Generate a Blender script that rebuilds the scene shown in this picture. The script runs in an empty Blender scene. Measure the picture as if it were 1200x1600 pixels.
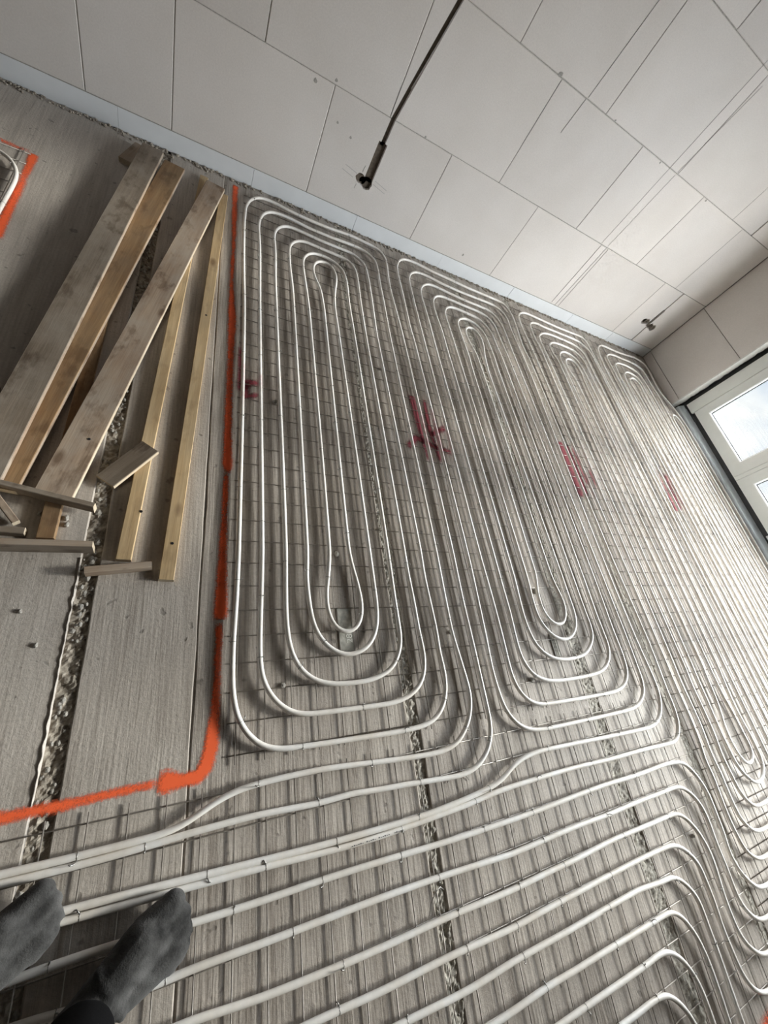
import bpy, bmesh, math, random
from mathutils import Vector, Matrix, noise
random.seed(7)
C = bpy.context.scene
COL = C.collection
S = 0.75            # drawing units (mesh grid 0.1) -> metres (75 mm grid)
HC = 1.68           # height of the lens in drawing units

# ------------------------------------------------------------------ camera
cam = bpy.data.cameras.new('camera')
cam.sensor_fit = 'VERTICAL'
cam.sensor_height = 36.0
cam.lens = 632.473 / 1600 * 36.0
cam.clip_start = 0.02
cam_o = bpy.data.objects.new('camera', cam)
COL.objects.link(cam_o)
Mc = ((0.88642421, -0.13982149, 0.44125058),
      (0.08405524, -0.88881066, -0.45050009),
      (0.45517782, 0.43642361, -0.77611055))
rot = Matrix(((Mc[0][0], -Mc[1][0], -Mc[2][0]),
              (Mc[0][1], -Mc[1][1], -Mc[2][1]),
              (Mc[0][2], -Mc[1][2], -Mc[2][2])))
cam_o.matrix_world = Matrix.Translation((0, 0, HC * S)) @ rot.to_4x4()
C.camera = cam_o

# ------------------------------------------------------------------ sky, exposure, colour
SKY = 22.0
C.view_settings.view_transform = 'Standard'
C.view_settings.look = 'None'
C.view_settings.gamma = 1.0
C.view_settings.exposure = 0.2
C.view_settings.use_curve_mapping = False
w = bpy.data.worlds.new('sky')
C.world = w
w.use_nodes = True
nt = w.node_tree
nt.nodes.clear()
o_ = nt.nodes.new('ShaderNodeOutputWorld')
bg = nt.nodes.new('ShaderNodeBackground')
bg.inputs['Strength'].default_value = SKY
tc = nt.nodes.new('ShaderNodeTexCoord')
nz = nt.nodes.new('ShaderNodeTexNoise')
nz.inputs['Scale'].default_value = 5.5
nz.inputs['Detail'].default_value = 5
nz.inputs['Roughness'].default_value = 0.55
rp = nt.nodes.new('ShaderNodeValToRGB')
rp.color_ramp.elements[0].position = 0.40
rp.color_ramp.elements[0].color = (0.51, 0.555, 0.66, 1)
rp.color_ramp.elements[1].position = 0.62
rp.color_ramp.elements[1].color = (1.0, 0.925, 0.865, 1)
nt.links.new(tc.outputs['Generated'], nz.inputs['Vector'])
nt.links.new(nz.outputs['Fac'], rp.inputs['Fac'])
nt.links.new(rp.outputs['Color'], bg.inputs['Color'])
nt.links.new(bg.outputs['Background'], o_.inputs['Surface'])
C.cycles.max_bounces = 8
C.cycles.diffuse_bounces = 5
C.cycles.glossy_bounces = 4
C.cycles.transmission_bounces = 6
C.cycles.transparent_max_bounces = 12
C.cycles.caustics_reflective = False
C.cycles.caustics_refractive = False
C.cycles.sample_clamp_indirect = 6.0
C.cycles.use_denoising = True


def portal(name, loc, rotm, sx, sy):
    l = bpy.data.lights.new(name, 'AREA')
    l.shape = 'RECTANGLE'
    l.size, l.size_y = sx, sy
    l.cycles.is_portal = True
    o = bpy.data.objects.new(name, l)
    o.location = loc
    o.rotation_euler = rotm
    COL.objects.link(o)


# low hazy sun behind thin cloud, coming in through the window on the right
sun = bpy.data.lights.new('sun', 'SUN')
sun.energy = 3.6
sun.angle = math.radians(6.5)
sun.color = (1.0, .93, .87)
sun_o = bpy.data.objects.new('sun', sun)
EL, AZ = math.radians(19), math.radians(5)
sun_dir = Vector((-math.cos(EL) * math.cos(AZ), math.cos(EL) * math.sin(AZ), -math.sin(EL)))
sun_o.rotation_euler = sun_dir.to_track_quat('-Z', 'Y').to_euler()
sun_o.location = (14, -1, 6)
COL.objects.link(sun_o)
# portals only guide the sampling of the sky through the window opening
portal('sky_portal', (5.42 * S, .6 * S, 1.6 * S), (0, math.radians(90), 0), 3.2 * S, 4.6 * S)


# ------------------------------------------------------------------ mesh helpers (all lengths in drawing units)
class MB:
    def __init__(self):
        self.v, self.f, self.sm = [], [], False

    def add(self, vs, fs):
        n = len(self.v)
        self.v += [tuple(p) for p in vs]
        self.f += [tuple(i + n for i in q) for q in fs]
        return self

    def box(self, x0, x1, y0, y1, z0, z1):
        return self.add([(x0, y0, z0), (x1, y0, z0), (x1, y1, z0), (x0, y1, z0),
                         (x0, y0, z1), (x1, y0, z1), (x1, y1, z1), (x0, y1, z1)],
                        [(0, 3, 2, 1), (4, 5, 6, 7), (0, 1, 5, 4), (1, 2, 6, 5), (2, 3, 7, 6), (3, 0, 4, 7)])

    def bar(self, a, b, r, n=6):
        a, b = Vector(a), Vector(b)
        return self.tube([a, b], r, n)

    def tube(self, pts, r, n=8, cap=True):
        pts = [Vector(p) for p in pts]
        m = len(pts)
        vs = []
        up = Vector((0, 0, 1))
        t0 = (pts[1] - pts[0]).normalized()
        if abs(t0.z) > 0.9:
            up = Vector((0, 1, 0))
        x = t0.cross(up).normalized()
        for i, p in enumerate(pts):
            t = (pts[min(i + 1, m - 1)] - pts[max(i - 1, 0)]).normalized()
            x = (x - t * x.dot(t)).normalized()
            y = t.cross(x)
            rr = r[i] if isinstance(r, (list, tuple)) else r
            for k in range(n):
                a = 2 * math.pi * (k + .5) / n
                vs.append(p + x * (math.cos(a) * rr) + y * (math.sin(a) * rr))
        fs = []
        for i in range(m - 1):
            for k in range(n):
                k2 = (k + 1) % n
                fs.append((i * n + k, i * n + k2, (i + 1) * n + k2, (i + 1) * n + k))
        if cap:
            fs.append(tuple(reversed(range(n))))
            fs.append(tuple((m - 1) * n + k for k in range(n)))
        return self.add(vs, fs)

    def prism(self, poly, axis, a, b):
        """extrude a 2-D polygon along an axis from a to b"""
        def P(q, t):
            return {'x': (t, q[0], q[1]), 'y': (q[0], t, q[1]), 'z': (q[0], q[1], t)}[axis]
        n = len(poly)
        return self.add([P(q, a) for q in poly] + [P(q, b) for q in poly],
                        [tuple(reversed(range(n))), tuple(range(n, 2 * n))] +
                        [(i, (i + 1) % n, n + (i + 1) % n, n + i) for i in range(n)])

    def build(self, name, m, parent=None, smooth=False, bevel=0, fix=True):
        me = bpy.data.meshes.new(name)
        me.from_pydata([(x * S, y * S, z * S) for x, y, z in self.v], [], self.f)
        if fix or bevel:
            bm = bmesh.new()
            bm.from_mesh(me)
            if fix:
                bmesh.ops.recalc_face_normals(bm, faces=bm.faces)
            if bevel:
                bmesh.ops.bevel(bm, geom=list(bm.edges), offset=bevel * S, segments=1, affect='EDGES')
            bm.to_mesh(me)
            bm.free()
        me.materials.append(m)
        if smooth:
            me.polygons.foreach_set('use_smooth', [True] * len(me.polygons))
        return link(name, me, parent)


def link(name, me, parent=None):
    o = bpy.data.objects.new(name, me)
    COL.objects.link(o)
    if parent is not None:
        o.parent = parent
    return o


def empty(name, loc=(0, 0, 0), rz=0):
    o = bpy.data.objects.new(name, None)
    o.empty_display_size = 0.05
    o.location = tuple(c * S for c in loc)
    o.rotation_euler = (0, 0, rz)
    COL.objects.link(o)
    return o


def tag(o, label=None, cat=None, group=None, kind=None):
    if label: o['label'] = label
    if cat: o['category'] = cat
    if group: o['group'] = group
    if kind: o['kind'] = kind
    return o


def from_eval(name, src, m, parent=None, smooth=True):
    """bake the modifiers of a helper object into a fresh mesh object"""
    dg = bpy.context.evaluated_depsgraph_get()
    me = bpy.data.meshes.new_from_object(src.evaluated_get(dg))
    me.materials.clear()
    me.materials.append(m)
    me.polygons.foreach_set('use_smooth', [smooth] * len(me.polygons))
    old = src.data
    bpy.data.objects.remove(src)
    if old.users == 0:
        (bpy.data.meshes if isinstance(old, bpy.types.Mesh) else bpy.data.curves).remove(old)
    return link(name, me, parent)


# ------------------------------------------------------------------ materials
class NT:
    def __init__(self, name):
        self.m = bpy.data.materials.new(name)
        self.m.use_nodes = True
        self.t = self.m.node_tree
        self.b = self.t.nodes['Principled BSDF']

    def n(self, typ, **kw):
        nd = self.t.nodes.new(typ)
        for k, v in kw.items():
            if k.startswith('i_'):
                nd.inputs[k[2:].replace('_', ' ')].default_value = v
            else:
                setattr(nd, k, v)
        return nd

    def l(self, a, b):
        self.t.links.new(a, b)

    def coord(self, kind='Object', scale=(1, 1, 1)):
        c = self.n('ShaderNodeTexCoord')
        mp = self.n('ShaderNodeMapping')
        mp.inputs['Scale'].default_value = scale
        self.l(c.outputs[kind], mp.inputs['Vector'])
        return mp.outputs['Vector']

    def noise(self, vec, scale, detail=4, rough=.55):
        nd = self.n('ShaderNodeTexNoise')
        nd.inputs['Scale'].default_value = scale
        nd.inputs['Detail'].default_value = detail
        nd.inputs['Roughness'].default_value = rough
        self.l(vec, nd.inputs['Vector'])
        return nd.outputs['Fac']

    def ramp(self, fac, stops):
        r = self.n('ShaderNodeValToRGB')
        e = r.color_ramp.elements
        while len(e) < len(stops): e.new(0.5)
        for q, (p, c) in zip(e, stops):
            q.position = p
            q.color = (c[0], c[1], c[2], 1) if isinstance(c, (tuple, list)) else (c, c, c, 1)
        self.l(fac, r.inputs['Fac'])
        return r.outputs['Color']

    def mix(self, fac, a, b, mode='MIX'):
        x = self.n('ShaderNodeMix', data_type='RGBA', blend_type=mode)
        for s, v in ((x.inputs[0], fac), (x.inputs[6], a), (x.inputs[7], b)):
            if isinstance(v, (int, float)): s.default_value = v
            elif isinstance(v, (tuple, list)): s.default_value = (v[0], v[1], v[2], 1)
            else: self.l(v, s)
        return x.outputs[2]

    def math(self, op, a, b=0.0):
        x = self.n('ShaderNodeMath', operation=op)
        for s, v in ((x.inputs[0], a), (x.inputs[1], b)):
            if isinstance(v, (int, float)): s.default_value = v
            else: self.l(v, s)
        return x.outputs[0]

    def bump(self, h, strength=.3, dist=.002, prev=None):
        b = self.n('ShaderNodeBump')
        b.inputs['Strength'].default_value = strength
        b.inputs['Distance'].default_value = dist
        self.l(h, b.inputs['Height'])
        if prev is not None: self.l(prev, b.inputs['Normal'])
        self.l(b.outputs['Normal'], self.b.inputs['Normal'])
        return b.outputs['Normal']

    def set(self, color=None, rough=None, metal=None, spec=None):
        for k, v in (('Base Color', color), ('Roughness', rough), ('Metallic', metal), ('Specular IOR Level', spec)):
            if v is None: continue
            if isinstance(v, (int, float)): self.b.inputs[k].default_value = v
            elif isinstance(v, (tuple, list)): self.b.inputs[k].default_value = (v[0], v[1], v[2], 1)
            else: self.l(v, self.b.inputs[k])
        return self.m


def plain(name, color, rough=.6, metal=0, nscale=40, var=.12, bump=.15, spec=None):
    k = NT(name)
    v = k.coord()
    f = k.noise(v, nscale)
    c = k.mix(1.0, k.ramp(f, [(.3, 1 - var), (.7, 1 + var * .5)]), color, 'MULTIPLY')
    if bump: k.bump(f, bump, .0015)
    return k.set(c, rough, metal, spec)


def concrete(name, base, streak=1.0, rough=.62):
    """brushed concrete: streaks along Y, stains, pores"""
    k = NT(name)
    g = k.coord('Object')
    st = k.noise(k.coord('Object', (1, .035, 1)), 150, 3, .6)
    st2 = k.noise(k.coord('Object', (1, .06, 1)), 34, 4, .6)
    bl = k.noise(g, 2.6, 5, .6)
    fine = k.noise(g, 110, 3, .7)
    c = k.mix(1.0, base, k.ramp(bl, [(.25, (.82, .81, .79)), (.5, (1, 1, 1)), (.78, (1.12, 1.13, 1.12))]), 'MULTIPLY')
    c = k.mix(.75 * streak, c, k.mix(1.0, c, k.ramp(st, [(.3, (.55, .53, .51)), (.52, (1.0, 1.0, 1.0)), (.75, (1.22, 1.22, 1.21))]), 'MULTIPLY'))
    c = k.mix(.8 * streak, c, k.mix(1.0, c, k.ramp(st2, [(.3, (.60, .57, .54)), (.55, (1.06, 1.06, 1.06))]), 'MULTIPLY'))
    pores = k.ramp(k.noise(g, 26, 2, .5), [(.27, .35), (.33, 1)])
    c = k.mix(.6, c, k.mix(1.0, c, pores, 'MULTIPLY'))
    c = k.mix(.5, c, k.mix(1.0, c, k.ramp(fine, [(.3, .75), (.7, 1.15)]), 'MULTIPLY'))
    h = k.math('ADD', k.math('MULTIPLY', st, .7 * streak), k.math('MULTIPLY', fine, .5))
    h = k.math('ADD', h, k.math('MULTIPLY', pores, .5))
    k.bump(h, .7, .003)
    return k.set(c, k.ramp(bl, [(.3, rough - .06), (.7, rough + .1)]), 0, .4)


M = {}
M['floor'] = concrete('brushed concrete', (.445, .398, .352))
M['floor_smooth'] = concrete('smooth concrete', (.52, .47, .42), .45)
M['floor_half'] = concrete('lightly brushed concrete', (.48, .432, .383), .62)
k = NT('rubble mortar'); g = k.coord()
M['rubble'] = None
f = k.noise(g, 60, 4, .6); k.bump(f, .8, .004)
M['rubble'] = k.set(k.ramp(f, [(.3, (.19, .16, .125)), (.52, (.36, .315, .26)), (.72, (.52, .475, .40))]), .85)
k = NT('pale rubble mortar'); g = k.coord()
f = k.noise(g, 45, 5, .65); k.bump(f, .8, .004)
M['rubble_pale'] = k.set(k.ramp(f, [(.3, (.17, .15, .12)), (.48, (.40, .37, .32)), (.7, (.56, .53, .46))]), .8)
k = NT('aac block'); g = k.coord()
f1 = k.noise(g, 1.6, 4, .6); f2 = k.noise(g, 160, 2, .6)
info = k.n('ShaderNodeObjectInfo')
c = k.mix(1.0, (.685, .645, .61), k.ramp(f1, [(.3, (.93, .92, .91)), (.7, (1.05, 1.05, 1.06))]), 'MULTIPLY')
c = k.mix(1.0, c, k.ramp(info.outputs['Random'], [(0, .95), (1, 1.04)]), 'MULTIPLY')
c = k.mix(.35, c, k.mix(1.0, c, k.ramp(f2, [(.3, .85), (.7, 1.1)]), 'MULTIPLY'))
k.bump(f2, .18, .001)
M['block'] = k.set(c, .88, 0, .25)
M['mortar'] = plain('joint mortar', (.36, .34, .31), .9, nscale=90, var=.3)
M['base'] = plain('levelling course', (.71, .725, .74), .75, nscale=8, var=.05, bump=.08)
M['chase'] = plain('shaded chase brown', (.12, .095, .072), .95, nscale=70, var=.35, bump=.6)  # dark brown carries the shade and dark cable inside the chase
M['conduit'] = plain('dark conduit', (.05, .045, .042), .6)
M['pencil'] = plain('pencil graphite', (.40, .385, .365), .8, bump=0)
M['plaster'] = plain('white plaster', (.74, .73, .70), .8, nscale=60)
M['foil'] = plain('black sealing foil', (.012, .012, .013), .5)
M['frame'] = plain('grey white plastic frame', (.76, .775, .745), .4, nscale=20, var=.03, bump=.02)
M['bead'] = plain('lit white glazing bead', (.95, .95, .94), .35, nscale=20, var=.02, bump=0)  # whiter than the frame: light from the glass side put into the colour
M['gasket'] = plain('black gasket', (.01, .01, .012), .55, bump=0)
M['sill'] = plain('blue grey aluminium', (.78, .85, .91), .3, .1, 30, .08, .03)
M['ceiling'] = plain('raw concrete ceiling', (.26, .245, .225), .85, nscale=14)
M['wire'] = plain('zinc mesh wire', (.33, .30, .265), .40, .3, 120, .25, .1)
M['tie'] = plain('tie wire', (.34, .33, .31), .38, .8, 120, .2, 0)

RED = [(.29, 1.62, .12, .17), (1.40, 1.56, .17, .26), (2.83, 1.47, .14, .27), (4.10, 1.48, .13, .25), (5.0, 1.22, .10, .15)]


def pipe_mat():
    k = NT('off white pipe')
    geo = k.n('ShaderNodeNewGeometry')
    f = k.noise(geo.outputs['Position'], 9, 4, .6)
    f2 = k.noise(geo.outputs['Position'], 70, 2, .6)
    info = k.n('ShaderNodeObjectInfo')
    c = k.ramp(f, [(.3, (.76, .70, .625)), (.5, (.84, .80, .745)), (.7, (.88, .865, .84))])
    c = k.mix(.3, c, k.mix(1.0, c, k.ramp(f2, [(.3, .8), (.7, 1.1)]), 'MULTIPLY'))
    sp = k.n('ShaderNodeSeparateXYZ'); k.l(geo.outputs['Position'], sp.inputs[0])
    tot = None
    for (x, y, rx, ry) in RED[:4]:
        dx = k.math('MULTIPLY', k.math('SUBTRACT', sp.outputs[0], x * S), 1 / (rx * S))
        dy = k.math('MULTIPLY', k.math('SUBTRACT', sp.outputs[1], y * S), 1 / (ry * S))
        d = k.math('ADD', k.math('POWER', dx, 2.0), k.math('POWER', dy, 2.0))
        a = k.math('MAXIMUM', k.math('SUBTRACT', 1.0, d), 0.0)
        tot = a if tot is None else k.math('ADD', tot, a)
    nz_ = k.ramp(k.noise(geo.outputs['Position'], 14, 3, .6), [(.4, 0), (.62, 1)])
    c = k.mix(k.math('MULTIPLY', k.math('MULTIPLY', tot, nz_), .75), c, (.52, .21, .23))
    k.bump(f2, .05, .0006)
    return k.set(c, .36, 0, .5)


M['pipe'] = pipe_mat()


def wood(name, c0, c1, dirt, dcol=(.26, .235, .20)):
    k = NT(name)
    info = k.n('ShaderNodeObjectInfo')
    c_ = k.n('ShaderNodeTexCoord')
    off = k.n('ShaderNodeVectorMath', operation='ADD')
    k.l(c_.outputs['Object'], off.inputs[0])
    k.l(k.math('MULTIPLY', info.outputs['Random'], 7.0), off.inputs[1])
    def sc(v):
        mp = k.n('ShaderNodeMapping'); mp.inputs['Scale'].default_value = v
        k.l(off.outputs[0], mp.inputs['Vector'])
        return mp.outputs['Vector']
    ring = k.noise(sc((1, .07, 1)), 38, 3, .55)
    gr = k.noise(sc((1, .04, 1)), 230, 3, .6)
    c = k.mix(k.ramp(ring, [(.35, 0), (.65, 1)]), c0, c1)
    c = k.mix(.5, c, k.mix(1.0, c, k.ramp(gr, [(.3, .70), (.7, 1.14)]), 'MULTIPLY'))
    d = k.ramp(k.noise(sc((1, .6, 1)), 9, 6, .68), [(.40, 0), (.64, 1)])
    c = k.mix(k.math('MULTIPLY', d, dirt), c, dcol)
    d2 = k.ramp(k.noise(sc((1, .5, 1)), 17, 4, .6), [(.54, 0), (.64, 1)])
    c = k.mix(k.math('MULTIPLY', d2, .85 * min(1, dirt * 2)), c, k.mix(1.0, c, (.55, .50, .46), 'MULTIPLY'))
    vor = k.n('ShaderNodeTexVoronoi'); vor.inputs['Scale'].default_value = 9.0
    k.l(sc((1, .45, 1)), vor.inputs['Vector'])
    kn = k.ramp(vor.outputs['Distance'], [(.06, (.30, .22, .17)), (.15, (1, 1, 1))])
    c = k.mix(.75, c, k.mix(1.0, c, kn, 'MULTIPLY'))
    k.bump(gr, .25, .0015)
    return k.set(c, .72, 0, .3)


M['wood_grey'] = wood('weathered grey wood', (.26, .21, .16), (.19, .148, .11), .65, (.33, .285, .235))
M['wood_mid'] = wood('dusty brown wood', (.43, .325, .235), (.31, .22, .155), .65, (.40, .345, .285))
M['wood_brown'] = wood('brown pine', (.34, .22, .115), (.25, .145, .07), .35, (.17, .135, .10))
M['wood_yellow'] = wood('fresh yellow pine', (.58, .425, .245), (.47, .325, .17), .18, (.40, .35, .27))
M['wood_end'] = wood('pale sawn wood', (.62, .53, .40), (.52, .42, .30), .1)


def spray(name, col, dark, soft):
    """spray paint: a film that breaks up into speckle towards its edges (colour attribute 'a' = coverage)"""
    k = NT(name)
    at = k.n('ShaderNodeAttribute', attribute_name='cover')
    g = k.coord('Object')
    n1 = k.noise(g, 240, 3, .75)
    n2 = k.noise(g, 12, 3, .6)
    cov = k.math('ADD', at.outputs['Fac'], k.math('MULTIPLY', k.math('SUBTRACT', n1, .5), 1.7))
    cov = k.math('ADD', cov, k.math('MULTIPLY', k.math('SUBTRACT', n2, .5), .8))
    a = k.ramp(cov, [(.5 - soft, 0), (.5 + soft, 1)])
    k.l(a, k.b.inputs['Alpha'])
    return k.set(k.ramp(n2, [(.25, dark), (.5, col)]), .75, 0, .25)


M['orange'] = spray('orange marking spray', (1.0, .155, .05), (.93, .135, .045), .42)
M['red'] = spray('dark red marking spray', (.33, .075, .095), (.20, .05, .06), .55)
k = NT('window glass')
k.t.nodes.remove(k.b)
gl = k.n('ShaderNodeBsdfGlossy'); gl.inputs['Roughness'].default_value = 0.0
tr = k.n('ShaderNodeBsdfTransparent'); tr.inputs['Color'].default_value = (.93, .96, .95, 1)
gm = k.n('ShaderNodeNewGeometry')
dp = k.n('ShaderNodeVectorMath', operation='DOT_PRODUCT')
k.l(gm.outputs['Normal'], dp.inputs[0]); k.l(gm.outputs['Incoming'], dp.inputs[1])
fr = k.math('ADD', .03, k.math('MULTIPLY', .6, k.math('POWER', k.math('SUBTRACT', 1.0, k.math('ABSOLUTE', dp.outputs['Value'])), 5.0)))
mx = k.n('ShaderNodeMixShader')
k.l(fr, mx.inputs[0]); k.l(tr.outputs[0], mx.inputs[1]); k.l(gl.outputs[0], mx.inputs[2])
k.l(mx.outputs[0], k.t.nodes['Material Output'].inputs['Surface'])
M['glass'] = k.m
k = NT('wet roof membrane')
k.t.nodes.remove(k.b)
gs = k.n('ShaderNodeBsdfGlossy'); gs.inputs['Roughness'].default_value = .02
gs.inputs['Color'].default_value = (.055, .056, .057, 1)
k.l(gs.outputs[0], k.t.nodes['Material Output'].inputs['Surface'])
M['terrace'] = k.m
k = NT('charcoal sock knit'); g = k.coord()
f = k.noise(g, 300, 2, .7); f2 = k.noise(g, 16, 4, .6)
c = k.mix(1.0, (.046, .045, .044), k.ramp(f2, [(.35, .45), (.68, 2.1)]), 'MULTIPLY')
k.bump(f, .6, .002)
k.b.inputs['Sheen Weight'].default_value = .12
k.b.inputs['Sheen Roughness'].default_value = .5
M['sock'] = k.set(c, .95, 0, .1)
M['black'] = plain('black trouser cloth', (.004, .004, .0045), .95, nscale=200, var=.3, bump=.3, spec=.08)
M['sweater'] = plain('dark blue work jacket', (.03, .035, .05), .9, nscale=120, var=.3)
M['skin'] = plain('skin', (.52, .33, .25), .55, nscale=30, var=.08, bump=.05)
M['hair'] = plain('brown hair', (.06, .04, .025), .7, nscale=90, var=.3, bump=.5)
M['stone'] = plain('concrete crumb', (.40, .375, .335), .9, nscale=60, var=.3, bump=.5)
M['plate'] = plain('grey plate', (.50, .485, .43), .85, nscale=60, var=.4, spec=.2)
M['ink'] = plain('pale raised lettering', (.80, .78, .72), .6, bump=0)
M['print'] = plain('dark pipe print', (.10, .10, .10), .6, bump=0)
M['screw'] = plain('steel screw', (.35, .34, .33), .35, .8, bump=0)

# ================================================================== the setting
def struct(o):
    o['kind'] = 'structure'
    return o


# ---- floor: concrete panels with rough joints between them
floor = struct(MB().box(-3.5, 5.32, -4.5, 3.7, -.2, -.045).build('floor', M['mortar']))
JOINTS = [(-2.9, .05), (-1.47, .05), (-.2585, .055), (.967, .05), (2.11, .075), (2.78, .06), (3.98, .05)]
edges = [-3.45]
for jx, jw in JOINTS: edges += [jx - jw / 2, jx + jw / 2]
edges.append(5.30)


def ragged_panel(x0, x1, y0, y1, amp, seed):
    """a panel whose long edges are chipped"""
    b = MB()
    n = 110
    rows = []
    for i in range(n + 1):
        y = y0 + (y1 - y0) * i / n
        a = noise.noise((seed, y * 5, 0)) * amp + noise.noise((seed, y * 21, 3)) * amp * .5
        c = noise.noise((seed + 9, y * 5, 0)) * amp + noise.noise((seed + 9, y * 21, 3)) * amp * .5
        rows.append((x0 + a, x1 + c, y))
    vs, fs = [], []
    for xa, xb, y in rows:
        vs += [(xa, y, -.045), (xa, y, -.004), (xa + .004, y, 0), (xb - .004, y, 0), (xb, y, -.004), (xb, y, -.045)]
    for i in range(n):
        for k in range(5):
            fs.append((i * 6 + k, i * 6 + k + 1, i * 6 + 7 + k, i * 6 + 6 + k))
    return b.add(vs, fs)


k_ = 0
for a, b in zip(edges[0::2], edges[1::2]):
    cuts = [(a, b)]
    if a < .1 < b: cuts = [(a, .1062), (.1095, b)]
    for c, d in cuts:
        k_ += 1
        ragged_panel(c, d, -4.45, 3.592, .004, k_ * 3.7).build('floor_panel', M['floor_smooth'] if d < -.2 else M['floor_half'] if d < .2 else M['floor'], floor)
for jx, jw in JOINTS:
    b = MB()
    ny, nx = 1500, 9
    vs, fs = [], []
    for i in range(ny + 1):
        y = -4.4 + 7.99 * i / ny
        for j in range(nx + 1):
            x = jx + (j / nx - .5) * (jw + .012)
            h = noise.noise((x * 48, y * 40, jx)) * .008 + noise.noise((x * 105, y * 95, jx)) * .006
            vs.append((x, y, (-.0085 if jx < .5 else -.0045 + .004 * min(1, max(0, (y - .35) * 2)) if jx < 1.5 else -.0005) + h * (1 if jx < 1.5 else .7) - .010 * abs(noise.noise((jx, y * 2.3, 5)))))
    for i in range(ny):
        for j in range(nx):
            q = i * (nx + 1) + j
            fs.append((q, q + 1, q + nx + 2, q + nx + 1))
    b.add(vs, fs).build('joint_fill', M['rubble'] if jx < .5 else M['rubble_pale'], floor, fix=False)


def pebble(b, x, y, z, r, seed):
    bm = bmesh.new()
    bmesh.ops.create_icosphere(bm, subdivisions=1, radius=1)
    vs = []
    for v in bm.verts:
        d = 1 + .35 * noise.noise(v.co * 1.7 + Vector((seed, 0, 0)))
        vs.append((x + v.co.x * r * d, y + v.co.y * r * d * 1.25, z + v.co.z * r * d * .7))
    fs = [tuple(v.index for v in f.verts) for f in bm.faces]
    bm.free()
    b.add(vs, fs)


MB().box(.1055, .110, -4.4, 3.59, -.04, -.0035).build('joint_fill', M['floor'], floor)
b = MB()
for i in range(640):
    jx, jw = random.choice([JOINTS[2], JOINTS[2], JOINTS[3], JOINTS[4], JOINTS[5]])
    pebble(b, jx + random.uniform(-.42, .42) * jw, random.uniform(-1.3, 3.4), -.008 + random.uniform(-.003, .003), random.uniform(.003, .010) * (1.5 if i % 3 == 0 and jx < .5 else 1), i)
tag(b.build('joint_gravel', M['stone'], floor, smooth=False), kind='stuff')
# pale lip of mortar squeezed up beside the left joint
b = MB()
pts = [(-.289 + .004 * noise.noise((y * .37, 1, 2)), -.10 + y * .01, .0015 + .002 * noise.noise((y * .3, 4, 1))) for y in range(0, 75)]
b.tube(pts, [.0022 + .0018 * noise.noise((i * .41, 8, 2)) for i in range(75)], 6)
b.build('mortar_lip', M['floor_smooth'], floor, smooth=True)
# crumbling mortar along the foot of the front wall
b = MB()
for i in range(900):
    x = random.uniform(-1.4, 5.1)
    pebble(b, x, 3.588 - abs(random.gauss(0, .022)), .004, random.uniform(.003, .011), i)
tag(b.build('mortar_crumb', M['rubble'], floor), kind='stuff')

# ---- front wall of large blocks (behind the pipes)
YA = 3.592
wall_front = struct(MB().box(-3.5, 5.32, YA + .085, YA + .2, -.15, 3.47).build('wall_front', M['mortar']))
GAP = .0019
COURSES = [
    (.0, .121, M['base'], 'base_block', [-3.45, -2.4, -1.33, -.54, .29, 1.1, 1.95, 2.82, 3.7, 4.4, 5.17]),
    (.126, .765, M['block'], 'block', [-3.45, -2.5, -1.6, -.704, -.239, .671, 1.589, 2.488, 3.395, 4.372, 5.17]),
    (.769, 1.410, M['block'], 'block', [-3.45, -2.5, -1.6, -.68, .231, 1.066, 2.047, 2.957, 3.85, 4.55, 5.17]),
    (1.414, 2.056, M['block'], 'block', [-3.45, -2.6, -1.75, -.85, .05, .9, 1.66, 2.5, 3.43, 4.345, 5.17]),
    (2.060, 2.70, M['block'], 'block', [-3.45, -2.3, -1.4, -.5, .4, 1.3, 2.1, 2.95, 3.85, 4.6, 5.17]),
    (2.704, 3.47, M['block'], 'block', [-3.45, -2.6, -1.75, -.85, .05, .9, 1.7, 2.5, 3.4, 4.3, 5.17])]


def quad_strip(b, path, hw, y0, y1):
    """a ribbon of constant width along a path in the wall plane, as one closed prism"""
    L, R = [], []
    n = len(path)
    for i in range(n):
        p, q = path[max(i - 1, 0)], path[min(i + 1, n - 1)]
        d = Vector((q[0] - p[0], q[1] - p[1])).normalized()
        L.append((path[i][0] - d.y * hw, path[i][1] + d.x * hw))
        R.append((path[i][0] + d.y * hw, path[i][1] - d.x * hw))
    m = len(b.v)
    vs = [(x, y, z) for y in (y0, y1) for x, z in L + R]
    f = []
    for i in range(n - 1):
        f += [(i, i + 1, n + i + 1, n + i), (2 * n + i, 3 * n + i, 3 * n + i + 1, 2 * n + i + 1),
              (i, 2 * n + i, 2 * n + i + 1, i + 1), (n + i, n + i + 1, 3 * n + i + 1, 3 * n + i)]
    f += [(0, n, 3 * n, 2 * n), (n - 1, 3 * n - 1, 4 * n - 1, 2 * n - 1)]
    b.add(vs, f)


def disc(b, x, z, r, y0, y1, n=20, wob=0):
    b.prism([(x + r * (1 + wob * noise.noise((i * .9, x, z))) * math.cos(2 * math.pi * i / n),
              z + r * (1 + wob * noise.noise((i * .9, x, z))) * math.sin(2 * math.pi * i / n)) for i in range(n)], 'y', y0, y1)


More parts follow.
